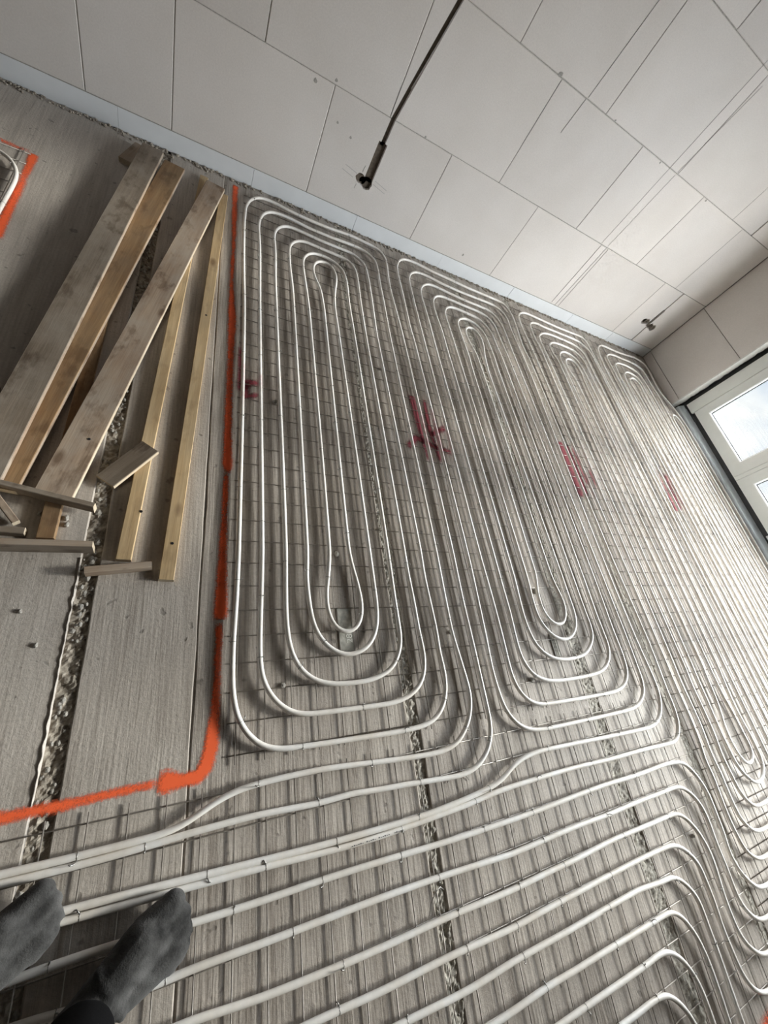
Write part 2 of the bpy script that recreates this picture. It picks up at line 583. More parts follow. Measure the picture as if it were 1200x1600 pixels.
SLOT1 = [(1.47, 2.5), (1.335, 1.95), (1.211, 1.393), (1.145, 1.05), (1.094, .769), (1.085, .60)]
SLOT1B = [(1.087, .625), (1.079, .36)]
SLOT2 = [(4.70, 2.9), (4.712, 1.5), (4.722, .55), (4.745, .085)]
SLOT2B = [(4.722, .55), (4.717, .33)]
SOCK = [(1.016, .366, .034), (1.045, .352, .026), (1.078, .350, .040), (4.625, .365, .036), (4.665, .372, .034), (4.77, .348, .034), (4.825, .340, .040)]


def chase_shapes(y0, y1, g=0.0):
    L = []
    for path, hw in ((SLOT1, .0165), (SLOT1B, .033), (SLOT2, .0085), (SLOT2B, .019)):
        b = MB(); quad_strip(b, path, hw - g, y0, y1); L.append(b)
    for x, z, r in SOCK:
        b = MB(); disc(b, x, z, r - g, y0, y1, 20, .18); L.append(b)
    return L


cutters = [b.build('cutter', M['chase']) for b in chase_shapes(YA - .02, YA + .034)]
for z0, z1, m, nm, xs in COURSES:
    for xa, xb in zip(xs, xs[1:]):
        jy = random.uniform(-.0012, .0012)
        gp = .0007 if nm == 'base_block' else GAP
        o = MB().box(xa + gp, xb - gp, YA + jy, YA + .1, z0, z1).build(nm, m, wall_front, bevel=.003 if nm == 'block' else .0012)
        hit = [c for c in cutters if any(xa - .05 < v.co.x / S < xb + .05 and z0 - .05 < v.co.z / S < z1 + .05 for v in c.data.vertices)]
        if nm == 'block' and z0 < 2.6 and hit and ((xa < 1.5 and xb > .97) or xb > 4.58):
            for c in hit:
                md = o.modifiers.new('cut', 'BOOLEAN')
                md.operation = 'DIFFERENCE'; md.object = c; md.solver = 'EXACT'; md.use_self = True
            me = bpy.data.meshes.new_from_object(o.evaluated_get(bpy.context.evaluated_depsgraph_get()))
            o.modifiers.clear()
            if len(me.polygons) >= 6: o.data = me
for c in cutters: bpy.data.objects.remove(c)
for ci, (z0, z1, m, nm, xs) in enumerate(COURSES):       # mortar just behind the face of every joint
    b = MB()
    s1 = 1.085 + (.126 * (z1 - .769) / .624 if z1 > .77 else .009)
    for xa, xb in ((-3.45, s1 - .02), (s1 + .02, 4.70), (4.735, 5.17)): b.box(xa, xb, YA + .0028, YA + .02, z1 - .001, z1 + .006)
    for x in xs[1:-1]:
        if nm == 'block': b.box(x - .003, x + .003, YA + .0028, YA + .02, z0 + .003, z1 - .003)
    b.build('joint_mortar', M['mortar'], wall_front)
for b in chase_shapes(YA + .024, YA + .0335, .0005):  # added dark back sheet, shade of the recess in its colour
    b.build('chase_shade_back', M['chase'], wall_front)
PENCIL = [(3.307, .775, 3.335, 2.3), (3.332, .141, 3.322, .76), (3.393, .775, 3.415, 1.40), (3.439, .133, 3.425, .76), (3.415, 1.42, 3.46, 2.0),
          (2.291, 1.41, 2.271, 1.20), (2.30, 1.42, 2.34, 2.0), (2.049, 1.40, 2.046, 1.02), (1.07, .775, 1.066, .95), (1.13, .95, 1.30, 1.75),
          (.885, .405, .985, .385), (.87, .372, .965, .352), (1.125, .368, 1.235, .345), (1.13, .395, 1.24, .370), (1.02, .41, 1.024, .455), (1.0, .29, 1.005, .325)]
for xa, za, xb, zb in PENCIL:
    b = MB(); quad_strip(b, [(xa, za), (xb, zb)], .0013, YA - .0022, YA + .001)
    b.build('pencil_line', M['pencil'], wall_front)
for x, z, r in [(.67, .79, .010), (1.35, .775, .007), (2.12, .19, .010), (2.02, 1.42, .016), (2.6, 1.42, .008), (.55, .735, .012), (-.75, .62, .010), (2.62, 2.1, .012), (.86, .56, .008), (.75, .60, .007), (3.2, 1.40, .008), (3.9, 1.40, .008)]:
    b = MB(); disc(b, x, z, r, YA - .002, YA + .001, 7, .6)
    b.build('chip', M['mortar'], wall_front)

# ---- right wall: a block pier beside the window, a lintel, and the wall beyond
XB = 5.17
WY0, WY1, WZ1 = -1.6, 2.79, 3.0
wall_right = struct(MB().box(XB + .09, XB + .30, WY1 + .005, 3.75, -.15, 3.47).build('wall_right', M['mortar']))
for z0, z1, m, nm in [(0, .098, M['block'], 'base_block'), (.103, .745, M['block'], 'block'), (.750, 1.395, M['block'], 'block'), (1.40, 2.04, M['block'], 'block'), (2.045, 2.69, M['block'], 'block'), (2.695, 3.47, M['block'], 'block')]:
    MB().box(XB, XB + .11, WY1 + .002, YA - .004, z0, z1).build(nm, m, wall_right, bevel=.003)
MB().box(XB, XB + .30, WY0, WY1 - .004, WZ1, 3.47).build('lintel', M['block'], wall_right, bevel=.003)
for z0, z1 in [(-.15, .1), (.103, .745), (.75, 1.395), (1.4, 2.04), (2.045, 2.69), (2.695, 3.47)]:
    for ya in (-4.45, -3.5, -2.55):
        MB().box(XB, XB + .30, ya, min(ya + .95, WY0 - .004), z0, z1).build('block', M['block'], wall_right, bevel=.003)
# plastered jamb with a torn edge over black sealing foil
poly = [(XB - .004, 0)]
z = 0
edge = []
while z < 3.0:
    edge.append((XB + .092 + .016 * noise.noise((z * 3, 2, 1)) + .018 * noise.noise((z * 13, 5, 1)) + .016 * noise.noise((z * 25, 9, 1)) + .008 * noise.noise((z * 60, 5, 1)), z))
    z += .011
b = MB()
for (xa, za), (xb, zb) in zip(edge, edge[1:]):
    b.add([(XB - .004, WY1 - .014, za), (xa, WY1 - .014, za), (xb, WY1 - .014, zb), (XB - .004, WY1 - .014, zb),
           (XB - .004, WY1 + .003, za), (xa, WY1 + .001, za), (xb, WY1 + .001, zb), (XB - .004, WY1 + .003, zb)],
          [(0, 1, 2, 3), (4, 7, 6, 5), (1, 5, 6, 2), (0, 3, 7, 4)])
b.build('plaster_jamb', M['plaster'], wall_right, fix=False)
MB().box(XB + .02, XB + .13, WY1 - .010, WY1 + .001, .06, WZ1).build('sealing_foil', M['foil'], wall_right)
MB().box(XB + .124, XB + .14, 2.70, WY1, .04, WZ1).build('sealing_foil', M['foil'], wall_right)

# ---- window_1: floor-deep window with an aluminium threshold and several sashes
FX = 5.286
win = struct(MB().box(FX - .002, FX + .08, 2.602, 2.735, .10, WZ1).build('window_1', M['frame'], bevel=.003))
win['kind'] = 'structure'
MB().prism([(5.232, -.06), (5.232, .034), (5.239, .045), (5.247, .051), (5.303, .078), (5.36, .078), (5.36, -.06)], 'y', WY0, 2.755).build('threshold', M['sill'], win, bevel=.002)
MB().box(5.30, 5.47, 2.5, 2.80, -.15, .10).box(5.30, 5.47, WY0, 2.80, -.15, -.04).build('packing', M['foil'], win)
MB().box(5.305, 5.35, WY0, 2.60, .07, .14).build('gasket', M['gasket'], win)
MB().box(FX, FX + .08, 1.662, 1.705, .127, WZ1).build('mullion', M['frame'], win, bevel=.003)
MB().box(FX - .002, FX + .08, .975, 1.024, .10, WZ1).build('post', M['frame'], win, bevel=.003)
MB().box(FX - .002, FX + .08, WY0, WY0 + .1, .10, WZ1).build('post', M['frame'], win, bevel=.003)
MB().box(FX - .002, FX + .08, WY0, 2.74, 2.93, WZ1).build('head', M['frame'], win, bevel=.003)


def sash(y0, y1, l, r, bot=.115, z0=.127, z1=2.925, top=.11):
    X0, X1 = FX + .002, FX + .07
    b = MB()
    b.box(X0, X1, y1 - l, y1, z0, z1).box(X0, X1, y0, y0 + r, z0, z1)
    b.box(X0 + .0004, X1, y0 + r, y1 - l, z0, z0 + bot).box(X0 + .0004, X1, y0 + r, y1 - l, z1 - top, z1)
    s = b.build('sash', M['frame'], win)
    ya, yb, za, zb = y0 + r, y1 - l, z0 + bot, z1 - top
    t = .011
    b = MB()
    for (lo, hi, vert) in ((yb, yb - t, 1), (ya, ya + t, 1), (za, za + t, 0), (zb, zb - t, 0)):
        prof = [(X0 - .005, lo), (X0 + .004, hi), (X0 + .03, hi), (X0 + .03, lo)]
        if vert: b.prism(prof, 'z', za, zb)
        else: b.add([(x, ya, q) for x, q in prof] + [(x, yb, q) for x, q in prof], [(0, 1, 2, 3), (7, 6, 5, 4), (0, 4, 5, 1), (1, 5, 6, 2), (2, 6, 7, 3), (3, 7, 4, 0)])
    b.build('glazing_bead', M['bead'], s)
    b = MB()
    g = .007
    b.box(X0 + .02, X0 + .03, yb - t - g, yb - t, za + t, zb - t).box(X0 + .02, X0 + .03, ya + t, ya + t + g, za + t, zb - t)
    b.box(X0 + .02, X0 + .03, ya + t, yb - t, za + t, za + t + g)
    b.build('pane_seal', M['gasket'], s)
    MB().box(X0 + .031, X0 + .036, ya, yb, za, zb).build('glass_pane', M['glass'], s)


sash(1.708, 2.598, .098, .115)
sash(1.028, 1.658, .103, .10)
sash(.02, .972, .07, .07)  # this sash and the next are out of view, added only for light
sash(-1.495, -.02, .07, .10)
for py in (0,): MB().box(FX - .002, FX + .08, py - .018, py + .018, .10, WZ1).build('post', M['frame'], win, bevel=.003)

# ---- the rest of the room, behind and beside the lens
ceiling = struct(MB().box(-3.6, 5.4, -4.7, 3.8, 3.47, 3.7).build('ceiling', M['ceiling']))
wall_left = struct(MB().box(-3.6, -3.45, -4.6, 3.75, -.1, 3.47).build('wall_left', M['mortar']))
for i, (z0, z1) in enumerate([(0, .121), (.126, .765), (.769, 1.41), (1.414, 2.056), (2.06, 2.7), (2.704, 3.47)]):
    y = -4.45 - .45 * (i % 2)
    while y < 3.55:
        MB().box(-3.46, -3.44, max(y, -4.45) + GAP, min(y + .9, 3.58) - GAP, z0, z1).build('block', M['ceiling'], wall_left)
        y += .9
wall_back = struct(MB().box(-3.5, 5.4, -4.6, -4.45, -.15, 3.47).build('wall_back', M['mortar']))
for i, (z0, z1) in enumerate([(0, .121), (.126, .765), (.769, 1.41), (1.414, 2.056), (2.06, 2.7), (2.704, 3.47)]):
    x = -3.45 - .45 * (i % 2)
    while x < 5.1:
        MB().box(max(x, -3.44) + GAP, min(x + .9, 5.16) - GAP, -4.46, -4.44, z0, z1).build('block', M['ceiling'], wall_back)
        x += .9
terrace = struct(MB().box(5.48, 40, -30, 30, -.35, -.12).build('terrace', M['terrace']))

# ================================================================== things
def spray_mark(name, strokes, m, label, cat='paint mark', group=None):
    """strokes: lists of (x, y, half width, strength) laid flat on the slab"""
    vs, fs, cov = [], [], []
    NC = 9
    for st in strokes:
        P = []
        for (a, b) in zip(st, st[1:]):
            n = max(2, int(math.hypot(b[0] - a[0], b[1] - a[1]) / .012))
            P += [tuple(a[k] + (b[k] - a[k]) * i / n for k in range(4)) for i in range(n)]
        P.append(st[-1])
        base = len(vs)
        for i, (x, y, hw, s) in enumerate(P):
            a, b = P[max(0, i - 3)], P[min(len(P) - 1, i + 3)]
            d = Vector((b[0] - a[0], b[1] - a[1])).normalized()
            n = Vector((-d.y, d.x))
            hw *= 1.35
            endf = min(1, (i + 1) / 3, (len(P) - i) / 3)
            for j in range(NC):
                t = j / (NC - 1) * 2 - 1
                vs.append(((x + n.x * t * hw) * S, (y + n.y * t * hw) * S, .0022 * S))
                cov.append(s * endf * (1 - t * t) ** 1.5)
        for i in range(len(P) - 1):
            for j in range(NC - 1):
                q = base + i * NC + j
                fs.append((q, q + NC, q + NC + 1, q + 1))
    me = bpy.data.meshes.new(name)
    me.from_pydata(vs, [], fs)
    at = me.attributes.new('cover', 'FLOAT', 'POINT')
    at.data.foreach_set('value', cov)
    me.materials.append(m)
    return tag(link(name, me), label, cat, group)


spray_mark('spray_line', [[(.182, 3.52, .020, 1.1), (.181, 3.35, .020, .9), (.184, 2.75, .014, .75), (.180, 2.45, .013, .7), (.185, 2.24, .018, 1.0), (.192, 2.10, .022, 1.15), (.190, 1.85, .018, .9), (.189, 1.53, .018, .85), (.190, 1.3, .018, .95), (.194, 1.12, .022, 1.3), (.193, 1.07, .018, 1.0)],
                           [(.190, 1.07, .012, .8), (.187, .9, .014, .8), (.186, .6, .019, 1.05), (.187, .40, .024, 1.4)],
                           [(.184, .39, .013, .9), (.183, .211, .013, .8), (.180, .08, .017, 1.0), (.172, -.033, .021, 1.2), (.160, -.080, .022, 1.3), (.135, -.106, .020, 1.3), (.09, -.108, .019, 1.2), (.045, -.104, .030, 1.4), (.02, -.103, .028, 1.3)],
                           [(.02, -.103, .012, .85), (-.1, -.106, .013, .9), (-.214, -.112, .015, .95), (-.40, -.114, .017, 1.1), (-1.2, -.118, .016, 1.0)]],
           M['orange'], 'bright orange spray line turning a corner round the outermost pipe', 'paint mark')
spray_mark('spray_line', [[(-.850, 2.20, .022, 1.2), (-.848, 2.5, .018, 1.0), (-.848, 2.7, .018, .75), (-.849, 2.86, .018, .95), (-.852, 2.97, .022, 1.2)],
                           [(-.87, 2.975, .016, .5), (-1.0, 2.985, .018, .55), (-1.6, 2.99, .022, .6)]],
           M['orange'], 'orange spray line by the lone bent pipe at the far left', 'paint mark')
spray_mark('spray_line', [[(2.36, -1.53, .035, .7), (2.50, -1.515, .045, .95), (2.62, -1.50, .05, 1.0)]], M['orange'],
           'orange spray patch in the lower right corner of the photo', 'paint mark')
RM = dict(m=M['red'], cat='paint mark')
spray_mark('spray_mark', [[(.241, 1.90, .014, .7), (.244, 1.58, .016, .85)], [(.25, 1.60, .022, 1.0), (.29, 1.655, .022, 1.0), (.345, 1.665, .018, .8)], [(.26, 1.66, .02, .8), (.27, 1.55, .018, .9), (.345, 1.585, .015, .8)]],
           label='small dark red spray scrawl beside the leftmost pipe', **RM)
spray_mark('spray_mark', [[(1.335, 1.86, .026, 1.0), (1.352, 1.60, .030, 1.15), (1.370, 1.34, .024, 1.0)], [(1.435, 1.85, .016, .9), (1.425, 1.6, .020, 1.0), (1.45, 1.34, .016, .9)],
                          [(1.225, 1.41, .026, .95), (1.30, 1.50, .022, 1.0), (1.42, 1.46, .022, .9), (1.57, 1.43, .022, .9)], [(1.42, 1.54, .022, .9), (1.50, 1.60, .024, 1.0), (1.575, 1.645, .022, .95)]],
           label='dark red spray hash mark between the first two pipe loops', **RM)
spray_mark('spray_mark', [[(2.74, 1.76, .034, 1.1), (2.735, 1.24, .034, 1.15)], [(2.80, 1.74, .03, 1.0), (2.80, 1.26, .03, 1.05)], [(2.88, 1.72, .024, 1.0), (2.885, 1.36, .026, 1.0)], [(2.97, 1.52, .018, .8), (2.985, 1.36, .018, .8)]],
           label='wide dark red spray block between the second and third pipe loops', **RM)
spray_mark('spray_mark', [[(4.09, 1.74, .03, 1.1), (4.04, 1.24, .03, 1.1)], [(4.16, 1.66, .024, .9), (4.12, 1.26, .024, 1.0)]],
           label='red spray streak under the pipes nearest the window pier', **RM)

# ---- heating pipes: traced centre lines, tenths of a millimetre
PIPES = {
    'c1': [-14407,-1766,-2778,-1766,-1203,-1777,72,-1760,370,-1738,518,-1716,662,-1684,874,-1614,1425,-1383,1638,-1314,1783,-1277,2077,-1226,2525,-1191,3275,-1173,4100,-1180,4699,-1211,5896,-1302,7019,-1368,7694,-1391,8067,-1373,8360,-1323,8501,-1281,8636,-1224,8763,-1152,8883,-1066,8995,-970,9100,-864,9196,-751,9282,-631,9357,-503,9420,-369,9470,-230,9508,-88,9531,58,9539,205,9537,354,9520,578,9355,1993,9340,2217,9333,2516,9338,3417,9377,5667,9319,17821,9378,20521,9396,22171,9443,23295,9433,23894,9420,24040,9393,24182,9345,24315,9275,24441,9138,24610,9030,24707,8910,24789,8780,24857,8573,24934,8430,24966,8210,24988,7986,24988,7687,24970,6641,24881,6266,24871,5591,24873,5367,24882,5144,24906,4404,25027,4182,25054,3884,25065,3662,25051,3447,25008,3312,24956,3248,24923,3187,24884,3076,24793,2976,24686,2889,24568,2815,24441,2755,24307,2663,24024,2600,23732,2557,23361,2538,23062,2535,22837,2572,21412,2548,16686,2564,5433,2556,4908,2476,2433,2474,2058,2484,1759,2505,1536,2531,1390,2569,1247,2621,1108,2685,975,2804,788,2898,673,3002,568,3115,474,3238,393,3438,300,3579,258,3724,232,4096,207,6195,174,6420,183,6643,203,6864,240,7008,277,7216,355,7347,422,7528,547,7633,648,7723,762,7828,954,7879,1092,7930,1308,7950,1456,7961,1679,7929,2427,7924,3402,7893,4452,7896,5727,7838,17206,7860,19681,7908,21481,7907,22230,7887,22452,7858,22596,7812,22735,7751,22867,7673,22987,7576,23090,7521,23134,7399,23203,7333,23229,7194,23264,6974,23292,5926,23346,5255,23392,5036,23378,4895,23346,4827,23321,4699,23256,4528,23123,4384,22957,4268,22769,4182,22565,4141,22423,4112,22278,4085,22056,4070,21832,4059,21082,4064,20482,4115,19057,4122,17632,4055,5778,4043,5179,3986,4281,3992,3831,4021,3382,4065,3011,4129,2720,4204,2511,4270,2380,4349,2255,4490,2086,4598,1987,4717,1901,4912,1802,5051,1760,5122,1748,5267,1740,5412,1754,5554,1787,5690,1839,5818,1909,5935,1995,6039,2097,6128,2212,6203,2338,6263,2472,6310,2612,6344,2757,6370,2904,6395,3126,6412,3426,6417,3800,6307,16479,6283,18504,6303,18954,6347,19476,6421,19996,6570,20883,6591,21180,6581,21402,6548,21621,6507,21759,6446,21888,6364,22000,6263,22088,6145,22143,6016,22160,5885,22140,5762,22084,5651,22000,5555,21893,5476,21772,5389,21571,5351,21429,5319,21210,5314,20987,5345,20691,5404,20398,5557,19819,5607,19526,5630,19227,5667,18403,5671,17953,5628,13077,5587,5500,5595,5275,5620,4977,5660,4680,5753,4163,5797,3867,5827,3569,5833,3345,5815,3124,5786,2980,5739,2842,5709,2776,5633,2656,5537,2557,5421,2487,5293,2452,5159,2456,5031,2497,4917,2572,4822,2673,4747,2795,4692,2929,4654,3071,4630,3217,4617,3439,4621,3588,4642,3811,4768,4550,4818,4921,4845,5220,4857,5594,4877,17748,4859,18498,4771,20822,4770,21197,4787,21494,4809,21641,4844,21785,4889,21927,4945,22064,5014,22194,5096,22315,5245,22473,5362,22558,5425,22594,5491,22625,5627,22672,5770,22700,5916,22710,6132,22689,6342,22627,6477,22568,6606,22497,6781,22366,6884,22262,6974,22148,7045,22024,7073,21959,7130,21749,7168,21454,7192,21081,7190,20781,7144,19282,7162,16806,7176,5627,7149,3452,7155,2477,7146,2253,7130,2106,7080,1890,7029,1752,6928,1554,6847,1431,6754,1319,6647,1221,6527,1140,6396,1074,6257,1022,6042,963,5895,935,5673,908,5374,898,5000,904,4776,918,4554,947,4408,978,4265,1019,4128,1072,3998,1141,3821,1271,3716,1375,3624,1489,3509,1678,3448,1813,3399,1953,3362,2096,3322,2317,3284,2689,3271,3063,3270,3438,3316,4938,3324,5463,3293,16941,3295,19267,3338,21517,3313,22566,3330,22865,3360,23086,3392,23231,3434,23373,3519,23579,3628,23772,3763,23946,3869,24044,3927,24087,4052,24157,4119,24184,4258,24220,4476,24239,4923,24214,5892,24111,6267,24103,7466,24114,7686,24099,7826,24070,7959,24018,8084,23946,8259,23812,8363,23710,8451,23596,8520,23470,8570,23334,8604,23191,8633,22970,8645,22747,8657,22297,8657,21922,8602,20197,8513,17948,8504,17423,8628,5720,8626,5345,8594,4521,8591,4221,8649,2497,8648,2197,8628,1598,8657,1004,8653,781,8618,486,8583,342,8535,203,8472,69,8396,-57,8258,-228,8091,-370,7967,-445,7833,-504,7692,-547,7547,-577,7250,-610,6876,-626,6276,-626,3801,-563,3202,-535,2980,-508,2835,-478,2626,-407,2496,-339,2376,-256,2215,-104,2077,70,1965,261,1879,466,1820,681,1779,902,1747,1199,1735,1499,1733,1874,1741,2324,1801,3672,1833,4872,1841,5473,1887,16276,1840,18826,1815,21077,1822,22802,1852,23702,1881,24226,1922,24521,1970,24741,2028,24957,2076,25097,2134,25233,2203,25365,2323,25552,2413,25667,2517,25767,2574,25810,2698,25881,2833,25932,2975,25964,3122,25979,3343,25974,3564,25943,4080,25847,4302,25817,5049,25754,5424,25738,6023,25750,6623,25778,6921,25809,7737,25926,8034,25951,8332,25941,9226,25850,9443,25812,9583,25768,9713,25707,9832,25626,9935,25528,10062,25352,10150,25154,10185,25014,10201,24869,10207,24721,10200,24272,10111,23226,10065,22252,10056,21877,10067,21352,10164,18578,10174,17978,10203,5749,10197,5224,10152,3424,10163,1924,10161,-476,10152,-701,10137,-849,10111,-994,10071,-1137,10017,-1273,9947,-1402,9816,-1579,9713,-1684,9539,-1821,9348,-1934,9213,-1994,9072,-2039,8854,-2084,8706,-2102,8482,-2114,7958,-2093,6536,-1996,5787,-1957,4965,-1898,4740,-1894,4140,-1908,3841,-1906,2642,-1850,2267,-1840,992,-1861,18,-1904,-1182,-1929,-2758,-1912,-14386,-1912],
    'c2': [-14239,-2576,-2385,-2577,4362,-2808,7063,-2822,7512,-2803,8561,-2738,9233,-2676,9604,-2627,9897,-2566,10111,-2502,10250,-2449,10659,-2267,10941,-2169,11086,-2133,11306,-2091,11678,-2050,12052,-2031,12427,-2034,18350,-2195,18574,-2181,18722,-2162,18868,-2134,19011,-2096,19149,-2045,19281,-1980,19466,-1860,19576,-1764,19676,-1655,19807,-1477,19880,-1348,19940,-1213,20006,-1002,20033,-857,20050,-636,20048,-412,20032,-112,19935,1084,19911,1533,19818,5809,19985,18636,19955,19986,19867,21333,19835,22233,19835,22683,19869,23580,19849,23798,19814,23939,19763,24076,19663,24274,19583,24395,19488,24502,19377,24595,19191,24708,19056,24763,18916,24799,18771,24818,18623,24826,18174,24828,16674,24775,16300,24769,14950,24807,14651,24823,14427,24846,13314,25008,13091,25024,12943,25023,12795,25011,12652,24985,12447,24911,12261,24797,12100,24650,11965,24475,11889,24349,11825,24215,11773,24077,11712,23862,11683,23716,11665,23569,11652,23270,11610,20720,11611,5341,11616,4891,11651,3841,11665,2866,11666,1891,11648,1066,11653,692,11664,543,11685,397,11743,185,11835,-16,11959,-197,12113,-351,12171,-394,12295,-468,12499,-547,12643,-582,12789,-605,13087,-627,13537,-639,15712,-663,16762,-659,16987,-650,17209,-627,17430,-587,17645,-531,17848,-447,17975,-373,18145,-235,18241,-127,18319,-5,18401,196,18461,486,18485,709,18493,858,18469,1906,18509,3106,18538,4606,18416,18034,18362,19684,18264,21106,18236,21930,18219,22151,18173,22365,18122,22503,18058,22635,17942,22821,17850,22929,17797,22976,17740,23018,17616,23090,17412,23175,17199,23236,16980,23270,16756,23283,15632,23312,14508,23357,14284,23356,14137,23345,13994,23318,13857,23272,13729,23205,13558,23072,13460,22964,13374,22845,13301,22718,13218,22513,13161,22298,13113,22004,13093,21705,13087,21331,13097,20956,13162,20134,13177,19684,13173,18109,13207,4680,13194,4155,13133,3107,13122,2808,13135,2434,13158,2211,13182,2064,13258,1777,13312,1640,13381,1512,13513,1338,13618,1235,13733,1145,13924,1033,14059,974,14200,927,14490,865,14639,847,14862,836,15311,849,15535,869,15757,900,15902,930,16043,972,16245,1061,16436,1174,16557,1261,16669,1357,16770,1464,16858,1580,16928,1706,16978,1841,17008,1983,17023,2130,17026,2279,17003,2878,16996,3403,16951,17281,16957,17806,16999,18931,16979,19981,16951,20430,16914,20725,16883,20871,16841,21013,16759,21218,16648,21405,16500,21564,16386,21656,16263,21737,16065,21829,15854,21883,15712,21894,15641,21890,15571,21879,15434,21839,15303,21779,15180,21701,15066,21608,14964,21503,14838,21325,14805,21261,14755,21125,14714,20910,14703,20687,14707,20312,14733,19488,14774,18588,14780,18289,14771,17989,14724,17090,14712,16640,14578,4863,14569,4639,14543,4418,14512,4273,14395,3841,14364,3695,14334,3473,14323,3251,14340,3030,14371,2887,14449,2683,14524,2561,14617,2452,14727,2364,14851,2301,14985,2269,15122,2269,15255,2303,15378,2366,15486,2456,15576,2567,15678,2759,15742,2967,15762,3112,15764,3259,15743,3480,15621,4066,15573,4361,15553,4584,15546,4809,15481,18387,15464,18610,15441,18756,15297,19337,15236,19630,15192,19926,15177,20148,15190,20369,15233,20585,15281,20721,15313,20785,15391,20901,15490,21001,15546,21042,15668,21103,15796,21129,15923,21115,15984,21093,16095,21022,16191,20922,16269,20802,16329,20671,16374,20531,16414,20314,16422,20167,16411,19945,16362,19574,16321,19353,16206,18842,16145,18472,16056,17652,16033,17203,16254,4752,16248,3627,16255,3027,16239,2730,16216,2584,16180,2441,16096,2239,15974,2058,15821,1902,15703,1816,15576,1744,15371,1667,15156,1634,14939,1647,14728,1704,14533,1802,14360,1937,14258,2043,14168,2159,14054,2348,13972,2552,13926,2767,13906,3063,13914,3362,13982,4260,13994,4784,13896,18663,13881,20013,13857,21063,13862,21287,13882,21510,13925,21728,13970,21869,14062,22069,14141,22192,14235,22303,14343,22400,14463,22479,14594,22539,14806,22592,14952,22606,15100,22607,16517,22497,16727,22448,16792,22421,16915,22351,17083,22212,17186,22106,17281,21992,17404,21807,17475,21677,17536,21542,17601,21333,17625,21188,17638,21040,17668,20291,17738,19168,17750,18719,17738,4690,17728,3864,17697,2590,17735,1392,17712,1174,17649,966,17545,774,17406,606,17239,462,17051,348,16916,289,16776,241,16486,172,16115,129,15516,96,14466,87,14091,93,13867,105,13496,152,13208,224,13069,276,12938,342,12762,470,12659,573,12572,690,12499,817,12442,952,12400,1093,12373,1237,12352,1534,12356,1909,12399,2732,12406,3107,12393,4007,12397,5358,12344,17811,12361,19836,12349,21037,12318,22161,12322,22386,12344,22684,12372,22907,12417,23124,12492,23331,12559,23463,12636,23589,12774,23762,12878,23868,12990,23963,13173,24081,13306,24135,13519,24179,13740,24184,14037,24158,15006,24044,15454,24007,16278,23960,17177,23965,17552,23954,17924,23928,18136,23886,18267,23833,18387,23757,18498,23663,18645,23500,18726,23379,18825,23181,18906,22973,18968,22759,18995,22614,19011,22466,19036,21867,19043,20142,19083,17817,19240,1688,19236,1163,19194,-111,19160,-406,19124,-548,19071,-682,18998,-805,18906,-916,18799,-1015,18682,-1103,18555,-1178,18422,-1240,18211,-1313,18067,-1350,17773,-1392,17324,-1415,16874,-1421,12898,-1413,12449,-1399,12077,-1360,11860,-1313,11651,-1239,11457,-1134,11340,-1046,11234,-945,11098,-772,10992,-579,10918,-371,10871,-154,10830,143,10805,442,10792,816,10800,1116,10858,2164,10943,4563,10954,5088,10897,17316,10888,17766,10843,18891,10836,19266,10886,22041,10892,23316,10902,23691,10938,24290,10977,24585,11009,24731,11073,24945,11153,25153,11218,25286,11335,25475,11425,25592,11525,25697,11638,25786,11764,25857,11899,25909,12041,25943,12188,25962,12411,25974,12710,25967,13007,25935,13601,25848,13899,25817,15472,25744,16745,25663,17119,25655,17870,25655,19220,25669,19594,25656,19814,25633,19954,25603,20083,25550,20199,25473,20251,25426,20343,25317,20416,25195,20471,25061,20528,24847,20571,24627,20601,24405,20611,24257,20605,23883,20550,23060,20406,21567,20391,21194,20410,20895,20511,19926,20531,19477,20613,6123,20628,5523,20776,1625,20783,1100,20756,200,20697,-848,20684,-1597,20654,-1894,20606,-2110,20524,-2313,20450,-2438,20361,-2555,20205,-2708,20023,-2825,19889,-2878,19749,-2910,19530,-2927,19156,-2923,17506,-2872,15331,-2844,13456,-2779,10681,-2773,10231,-2781,9706,-2803,8659,-2881,8284,-2900,6035,-2974,5510,-2982,4385,-2967,2287,-2871,-1013,-2772,-2362,-2720,-14215,-2718],
